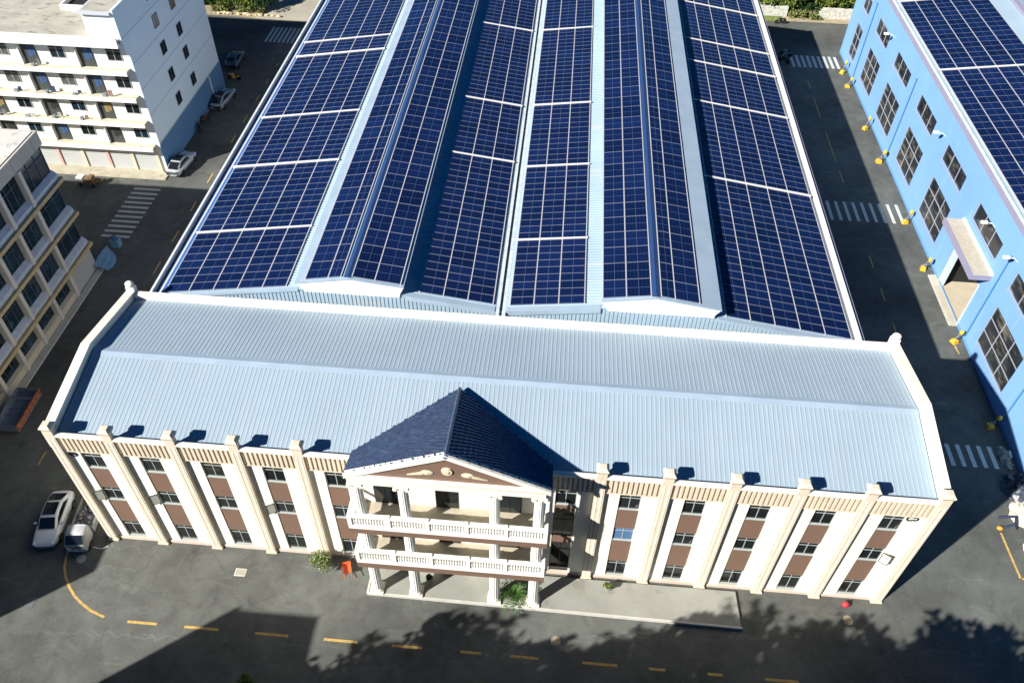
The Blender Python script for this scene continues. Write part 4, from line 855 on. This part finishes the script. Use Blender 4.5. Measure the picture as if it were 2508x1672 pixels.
# rubbish heap on the right
def heap(name, lab, cat, cx, cy, rx, ry, h, m, seed, n=26):
    rnd = random.Random(seed); b = MB(); N_ = 22; vs = [(cx, cy, h)]
    for ring in range(1, 9):
        for i in range(N_):
            a = 2 * math.pi * i / N_; f = ring / 8; z = h * max(0, 1 - f ** 1.8) * rnd.uniform(.65, 1.15); q = f * rnd.uniform(.93, 1.1)
            vs.append((cx + rx * q * math.cos(a), cy + ry * q * math.sin(a), z if ring < 8 else -.02))
    fs = [(0, 1 + i, 1 + (i + 1) % N_) for i in range(N_)]
    for r_ in range(7):
        o = 1 + r_ * N_
        for i in range(N_): fs.append((o + i, o + N_ + i, o + N_ + (i + 1) % N_, o + (i + 1) % N_))
    b.add(vs, fs)
    for k in range(n):
        a = rnd.uniform(0, 6.28); f = rnd.uniform(0, .95); r = rnd.uniform(.08, .3); x, y = cx + rx * f * math.cos(a), cy + ry * f * math.sin(a)
        e = Euler((rnd.uniform(0, 3), rnd.uniform(0, 3), rnd.uniform(0, 3))).to_matrix(); z = h * max(0, 1 - f ** 1.8) * .9
        s3 = [Vector((sx * r, sy * r * rnd.uniform(.4, 1.2), sz * r * .6)) for sx in (-1, 1) for sy in (-1, 1) for sz in (-1, 1)]
        b.add([Vector((x, y, z)) + e @ q for q in s3], [(0, 1, 3, 2), (4, 6, 7, 5), (0, 4, 5, 1), (2, 3, 7, 6), (0, 2, 6, 4), (1, 5, 7, 3)])
    return tag(solo(name, b, m, lab, cat, (cx, cy, 0)))
heap('rubble_heap', 'pale rubble heap beside the lower right crosswalk edge', 'rubble heap', 68.35, 13.5, .45, 1.2, .5, M('green_grey_debris', (.35, .36, .30), .9, n=(3, .4), n2=(3, (.12, .1, .08), .55), bump=(5, .8)), 3, 14)
heap('sheeted_heap', 'heap under crumpled dark plastic sheet below the lower right crosswalk', 'covered heap', 68.3, 10.5, 1.25, 1.5, 1.1, tarpdark, 4, 10)
heap('rubble_heap', 'large cream rubble heap at the right edge below the dark sheet', 'rubble heap', 69.0, 7.9, 2.2, 1.5, 1.0, rubblem, 5, 50)
heap('rubble_heap', 'cream and brown rubble heap at the far right edge, lowest of the heaps', 'rubble heap', 69.2, 5.0, 2.3, 1.5, .9, rubblem, 6, 50)
b = MB(); b.ball((69.0, 9.4, 1.0), .28, 1, jit=.2, sq=(1.6, .8, .6)); solo('red_cloth', b, redm, 'crumpled red cloth on top of the cream rubble heap', 'cloth', (69, 9.4, .9))
b = MB(); b.box(67.6, 6.3, .9, 70, 6.42, 1.05); b.box(68, 6.5, .85, 70.2, 6.62, .97); solo('timber_planks', b, woodm, 'brown planks lying across the cream rubble heap', 'planks', (68.8, 6.5, .8))
t = thing('yellow_barrier_post', 'dark folded barrier frame with an orange tip at the head of the yellow line', 'barrier', (65.8, 6.6, 0))
b = MB(); b.tube([(-.1, 0, .05), (.9, .2, .5), (1.2, .9, .5), (0.1, 1.0, .1)], .09, 8); b.tube([(.9, .2, .5), (1.2, .1, .0)], .07, 8); lpart('frame', b.mesh('frame', M('navy_tube', (.02, .03, .07), .5)), t)
b = MB(); b.ball((-.15, 0, .16), .2, 2, sq=(1.2, .9, .8)); lpart('orange_tip', b.mesh('orange_tip', M('orange_enamel', (.75, .3, .04), .5), smooth=True), t)
b = MB(); b.box(68.0, 2.0, -.01, 68.2, 2.1, 0.05) ; b.cyl((67.6, 4.15, 0), (67.6, 4.15, .5), .33, .33, 18); b.lathe([(.33, .5), (.25, .6), (.1, .62)], (67.6, 4.15, 0), 18); solo('yellow_drum', b, M('pale_yellow', (.72, .62, .08), .5), 'short yellow drum at the right edge of the picture', 'drum', (67.6, 4.15, 0))
# ------------------------------------------------------------------ plants
def leafcloud(b, c, rad, n, size, rnd, mis=(0, 1, 2), flat=.7, lo=.35):
    for _ in range(n):
        while True:
            p = Vector((rnd.uniform(-1, 1), rnd.uniform(-1, 1), rnd.uniform(-1, 1)))
            if lo < p.length < 1: break
        q = Vector(c) + Vector((p.x * rad[0], p.y * rad[1], p.z * rad[2]))
        e = Euler((rnd.uniform(-1.1, 1.1), rnd.uniform(-1.1, 1.1), rnd.uniform(0, 6.28))).to_matrix(); s = size * rnd.uniform(.5, 1.3)
        vs = [q + e @ Vector(v) for v in ((-s, -s * .5, 0), (s * .2, -s * .65, s * .12), (s, 0, 0), (s * .2, s * .65, s * .12), (-s, s * .4, 0))]
        b.add(vs, [(0, 1, 2, 3, 4)], rnd.choice(mis))
def crown_mesh(seed, h, r, clumps, per, size, mats, tall=1., zc=.62):
    rnd = random.Random(seed); b = MB(); b.box(0, 0, 0, 0, 0, 0) if False else None
    for k in range(clumps):
        a = rnd.uniform(0, 6.28); f = rnd.uniform(0, .95) ** .6; z = h * zc + rnd.uniform(-.34, .40) * h * tall
        sc = math.sqrt(max(.08, 1 - ((z - h * zc) / (h * .42)) ** 2)); cr = r * rnd.uniform(.22, .42)
        mi = rnd.choice(((0, 0, 1), (0, 2), (1, 1, 0), (2, 2, 0)))
        leafcloud(b, (f * r * sc * math.cos(a), f * r * sc * math.sin(a), z), (cr, cr, cr * .75), per, size, rnd, mi)
    return b.mesh('crown', mats)
def trunk_mesh(seed, h, r):
    rnd = random.Random(seed); b = MB(); b.cyl((0, 0, -.1), (.1, .05, h * .45), r * .06 + .1, r * .035 + .06, 8)
    for k in range(7):
        a = k * .95 + rnd.uniform(-.3, .3); z0 = h * rnd.uniform(.25, .45); l = r * rnd.uniform(.5, .9)
        b.cyl((.05, .03, z0), (math.cos(a) * l, math.sin(a) * l, z0 + h * rnd.uniform(.2, .4)), .09, .03, 5)
    b.cyl((.1, .05, h * .45), (0, 0, h * .85), .1, .03, 6); return b.mesh('trunk', bark)
big = [(trunk_mesh(1, 9, 3.2), crown_mesh(11, 9, 3.2, 60, 90, .17, [leafA, leafB, leafC])), (trunk_mesh(2, 7, 2.8), crown_mesh(12, 7, 2.8, 55, 90, .16, [leafA, leafB, leafC])), (trunk_mesh(3, 10, 3), crown_mesh(13, 10, 3, 60, 90, .17, [leafC, leafA, leafC]))]
shade = [(trunk_mesh(4, 15, 3.6), crown_mesh(14, 15, 3.6, 70, 60, .27, [leafA, leafC, leafA], .9)), (trunk_mesh(5, 15, 3.4), crown_mesh(15, 15, 3.9, 62, 60, .27, [leafC, leafA, leafC], 1.))]
low = [(trunk_mesh(6, 4, 2), crown_mesh(16, 4, 2.3, 40, 80, .15, [leafA, leafB, leafC], .9, .45)), (trunk_mesh(7, 4, 2), crown_mesh(17, 4, 2.1, 40, 80, .15, [leafB, leafA, leafB], .9, .45)), (trunk_mesh(8, 4.5, 2), crown_mesh(18, 4.5, 2.2, 40, 80, .15, [leafC, leafA, leafC], .9, .45))]
def tree(kind, lab, loc, s=1., rz=0, group=None, name='broadleaf_tree'):
    t = thing(name, lab, 'tree', loc, rz, group); t.scale = (s, s, s)
    lpart('trunk', kind[0], t); lpart('crown', kind[1], t); return t
tl = [(-25.5, 89.4, 1., 5), (-22.8, 88.9, .95, 3), (-20.6, 88.6, .8, 4), (-18.6, 89.2, 1., 3), (-16.9, 88.4, .75, 4), (-15.3, 89.0, 1.1, 5), (-22.5, 97, 1., 2), (-17.8, 97.5, 1.05, 0), (-27, 97, 1., 2)]
lab = ['dark green tree behind the dormitory, leftmost of the back row', 'tall green tree rising just right of the dormitory roofline', 'low bushy tree by the kerb next to the dormitory', 'full green tree in the middle of the left back row', 'low yellow-green bushy tree on the sandy kerb', 'green tree at the right end of the left back row by the pale road', 'tall dark tree in the second row behind the dormitory', 'tall tree in the second row next to the pale back road', 'tall dark tree at the far left of the second row']
big += low
for (x, y, s, k), l in zip(tl, lab): tree(big[k], l, (x, y, 0), s, x, 'trees behind the left road')
trr = [(58.3, 97.4, 1., 4), (61.0, 97.7, 1.1, 3), (63.7, 97.5, 1.05, 4), (66.4, 97.3, .95, 5), (69.0, 97.6, 1.1, 4), (71.6, 97.4, 1., 3), (74.3, 97.6, 1.1, 4), (60.0, 103, .9, 0), (65, 103.5, .95, 2), (70, 103, .9, 0), (75, 103.5, .9, 1), (77.5, 99.5, .7, 0)]
dl = ['leftmost bright green tree behind the whitewashed wall', 'bright green tree above the middle of the whitewashed wall', 'bushy tree above the end of the whitewashed wall', 'dark tree over the gap between the two stone walls', 'bright green tree over the overgrown gap', 'leafy tree above the left end of the right stone wall', 'bright tree above the right stone wall by the blue factory', 'tall tree in the back row behind the whitewashed wall', 'tall dark tree in the back row above the gap', 'tall tree in the back row left of the blue factory end', 'tall leafy tree in the back row beyond the blue factory corner', 'rightmost tree behind the right stone wall']
brt = [(big[0][0], crown_mesh(21, 9, 3.2, 60, 90, .17, [leafB, leafA, leafB])), (big[1][0], crown_mesh(22, 7, 2.8, 55, 90, .16, [leafB, leafA, leafA])), big[2]] + low
for (x, y, s, k), l in zip(trr, dl): tree(brt[k], l, (x, y, 0), s, x, 'trees behind the right stone walls')
# shade trees just south of the yard
ss = [(8.8, -20.6, .95, 0), (5.6, -19.9, .92, 1), (11.8, -21.5, 1.05, 0), (17.5, -22, 1.08, 1), (11.6, -18.8, .98, 1), (16.5, -19.5, .95, 0), (22.5, -19.0, 1.0, 1), (28.6, -17.3, 1.08, 0), (33.5, -18.6, 1.0, 1), (37.0, -17.2, 1.02, 0), (42.0, -16.8, 1.02, 1), (47.0, -17.0, 1.0, 0), (52.0, -15.9, 1.02, 1), (57.5, -15.8, 1.0, 0),
      (14, -24, 1.1, 1), (20, -24.5, 1.15, 0), (26, -24.3, 1.12, 1), (32, -24, 1.15, 0), (38, -24, 1.12, 1), (44, -23.6, 1.15, 0), (50, -22.5, 1.12, 1), (56, -22, 1.15, 0), (34.8, -21, 1.1, 1), (40, -21, 1.1, 0), (46.5, -20.5, 1.1, 1), (53, -19, 1.05, 0)]
for i, (x, y, s, k) in enumerate(ss): tree(shade[k], 'tall roadside tree standing south of the yard', (x, y, 0), s, i * 1.3, 'roadside trees south of the yard', 'roadside_tree')
# lawn and undergrowth on the right, scrub on the left kerb
b = MB(); b.box(57, 93.3, -.02, 62.6, 95.1, .06); tag(solo('lawn_strip', b, grass_m, 'bright grass strip below the whitewashed wall', 'grass', (60, 94.3, 0)), kind='stuff')
def scrub(name, lab, cx, cy, rx, ry, h, n, mats, seed, size=.13):
    rnd = random.Random(seed); b = MB()
    for k in range(n): leafcloud(b, (cx + rnd.uniform(-rx, rx), cy + rnd.uniform(-ry, ry), h * rnd.uniform(.2, .7)), (.45, .35, h * .45), 45, size, rnd, (0, 1, 2), lo=0)
    return tag(solo(name, b, mats, lab, 'undergrowth', (cx, cy, 0)), kind='stuff')
scrub('undergrowth', 'overgrown scrub in the gap between the two stone walls', 66.0, 95.1, 2.2, .7, 1.1, 34, [leafB, leafA, M('dry_leaf', (.30, .25, .14), .9)], 5)
scrub('undergrowth', 'low scrub along the sandy kerb behind the left road', -18.5, 87.1, 4.2, .5, 1.0, 34, [leafB, leafA, M('dry_leaf', (.30, .25, .14), .9)], 6)
def rockwall(name, lab, x0, x1, y, h, seed, slump=False):
    rnd = random.Random(seed); b = MB(); n = int((x1 - x0) / .22)
    for i in range(n):
        for j in range(int(h / .25)):
            xx = x0 + (x1 - x0) * i / n; f = min(1, (i + 1) / 7) if slump else 1
            if slump and j * .25 > h * f: continue
            b.box(xx + rnd.uniform(-.02, .02), y - rnd.uniform(0, .06) , j * .25 - .02, xx + .215, y + .5, j * .25 + .245 + rnd.uniform(-.03, .0))
    return solo(name, b, stonewall, lab, 'wall', ((x0 + x1) / 2, y, 0))
rockwall('stone_wall', 'long whitewashed stone wall behind the lawn strip', 56.5, 63.3, 95.2, 1.5, 1)
rockwall('stone_wall', 'rough whitish stone wall behind the end of the blue factory', 67.3, 84, 95.2, 1.5, 2, True)
b = MB()
rnd = random.Random(9)
for k in range(60): x = -22 + 10 * rnd.random(); r = rnd.uniform(.1, .32); b.ball((x, 86.2 + rnd.uniform(-.25, .25) , r * .5), r, 1, jit=.2, sq=(1.2, .8, .7))
tag(solo('kerb_stones', b, M('sandy_stone', (.5, .42, .27), .9, n=(3, .2)), 'line of sandy stones along the kerb of the left road', 'stones', (-17, 86.2, 0)), kind='stuff')
# planting at the office front
def bush(name, lab, cat, loc, r, h, n, mats, seed, pot=None):
    t = thing(name, lab, cat, loc); rnd = random.Random(seed); b = MB()
    for k in range(n): a = rnd.uniform(0, 6.28); f = rnd.uniform(0, r * .7); leafcloud(b, (f * math.cos(a), f * math.sin(a), h * rnd.uniform(.35, .9)), (r * .4, r * .4, h * .25), 50, .07, rnd, (0, 1, 2), lo=0)
    lpart('foliage', b.mesh('foliage', mats), t)
    b = MB()
    for k in range(5): a = k * 1.26; b.cyl((0, 0, 0), (math.cos(a) * r * .5, math.sin(a) * r * .5, h * .7), .03, .015, 5)
    lpart('stem', b.mesh('stem', bark), t)
    if pot: b = MB(); b.lathe([(pot * .7, 0), (pot, .3), (pot * 1.05, .36)], n=14); lpart('pot', b.mesh('pot', M('grey_pot', (.35, .33, .28), .8)), t)
bush('flowering_bush', 'pale-flecked leafy bush at the foot of the wall left of the portico', 'bush', (15.9, -1.05, 0), 1.0, 1.6, 26, [leafA, leafB, M('pale_leaf', (.24, .27, .16), .8)], 31)
bush('small_shrub', 'small yellow-green shrub on the apron right of the portico', 'shrub', (36.2, -1.0, .22), .38, .7, 9, [leafB, leafB, leafA], 32, .26)
bush('roadside_bush', 'leafy yellow-green bush at the bottom edge of the road', 'bush', (13.2, -9.6, 0), .6, .9, 10, [leafB, leafA, leafA], 33)
bush('potted_plant', 'small dark potted plant behind the second portico column', 'plant', (23.7, -1.5, .22), .3, .7, 7, [leafC, leafA, leafC], 34, .2)
t = thing('cycad_palm', 'spiky dark green cycad between the two right portico columns', 'palm', (29.7, -2.3, .22))
b = MB(); rnd = random.Random(3)
for k in range(34):
    a = k * 2.399; el = .10 + 1.25 * (k / 34); ln = 1.3 * rnd.uniform(.85, 1.1); prev = Vector((0, 0, .5)); d = Vector((math.cos(a), math.sin(a), 0)); ptsl = []
    for q in range(9):
        f = q / 8; ptsl.append(Vector((0, 0, .45)) + d * ln * f * math.cos(el) + Vector((0, 0, ln * (f * math.sin(el) - .45 * f * f))))
    side = Vector((-d.y, d.x, 0))
    for q in range(8):
        p0, p1 = ptsl[q], ptsl[q + 1]; wd = .10 * math.sin(math.pi * (q + 1) / 9.5)
        for sg in (-1, 1): b.add([p0, p0.lerp(p1, .45), p1 + side * sg * wd + Vector((0, 0, .03)), p0.lerp(p1, .3) + side * sg * wd * .9], [(0, 1, 2, 3)], k % 2)
t.scale = (1.2, 1.2, 1.15)
lpart('fronds', b.mesh('fronds', [M('cycad_green', (.03, .10, .015), .45, n=(2, .3)), M('cycad_light', (.06, .15, .02), .45)]), t)
b = MB(); b.lathe([(.2, 0), (.26, .2), (.18, .5)], n=12); lpart('trunk', b.mesh('trunk', bark), t)
# cables and small dirt on the asphalt near the truck
b = MB(); b.tube([(-1.6, -1.3, .03), (-.9, -1.0, .03), (-.3, -1.1, .03), (.1, -.8, .03)], .035, 6); solo('white_hose', b, whited, 'short whitish hose on the ground by the corner of the cream office', 'hose', (-.8, -1, 0))
b = MB(); b.lathe([(.28, 0), (.34, .03), (.34, .05), (.28, .08)], (-1.4, -2.0, 0), 20); solo('hose_coil', b, M('grey_hose', (.3, .33, .34), .6), 'grey coil lying below the small truck', 'coil', (-1.4, -2.0, 0))
# ------------------------------------------------------------------ light, sky, camera
EL = 34.5; dirv = Vector((.78 * math.cos(R(EL)), .626 * math.cos(R(EL)), -math.sin(R(EL)))).normalized()
sun = bpy.data.lights.new('sun', 'SUN'); sun.energy = 5.0; sun.angle = R(.7); sun.color = (1, .95, .86)
so = bpy.data.objects.new('sun', sun); C.objects.link(so); so.rotation_euler = dirv.to_track_quat('-Z', 'Y').to_euler(); so.location = (0, -40, 80)
w = bpy.data.worlds.new('World'); bpy.context.scene.world = w; w.use_nodes = True
N = w.node_tree.nodes; sky = N.new('ShaderNodeTexSky'); sky.sky_type = 'NISHITA'; sky.sun_disc = False; sky.sun_elevation = R(EL)
sky.sun_rotation = math.atan2(-.78, -.626); sky.air_density = 1.0; sky.dust_density = 0; sky.ozone_density = 3.0; sky.altitude = 4500
bg = N['Background']; bg.inputs['Strength'].default_value = .05; hs = N.new('ShaderNodeHueSaturation'); hs.inputs['Saturation'].default_value = 1.35; hs.inputs['Value'].default_value = .85
w.node_tree.links.new(sky.outputs[0], hs.inputs['Color']); w.node_tree.links.new(hs.outputs[0], bg.inputs['Color'])
sc = bpy.context.scene; vs_ = sc.view_settings
vs_.view_transform = 'Standard'; vs_.look = 'None'; vs_.gamma = 1; vs_.use_curve_mapping = False; vs_.exposure = .9
cam = bpy.data.cameras.new('camera'); co = bpy.data.objects.new('camera', cam); C.objects.link(co)
PXC = (30.877183, -29.114348, 53.093240, -0.064120, 0.796396, 0.023839, 1995.017077)
yaw, pit, rol = PXC[3:6]
f = Vector((math.sin(yaw) * math.cos(pit), math.cos(yaw) * math.cos(pit), -math.sin(pit))); r = Vector((math.cos(yaw), -math.sin(yaw), 0)); u = r.cross(f)
r2, u2 = r * math.cos(rol) + u * math.sin(rol), -r * math.sin(rol) + u * math.cos(rol)
co.matrix_world = Matrix(((r2.x, u2.x, -f.x, PXC[0]), (r2.y, u2.y, -f.y, PXC[1]), (r2.z, u2.z, -f.z, PXC[2]), (0, 0, 0, 1)))
cam.sensor_width = 36; cam.lens = PXC[6] / 2508 * 36; cam.clip_start = .5; cam.clip_end = 2000
sc.camera = co
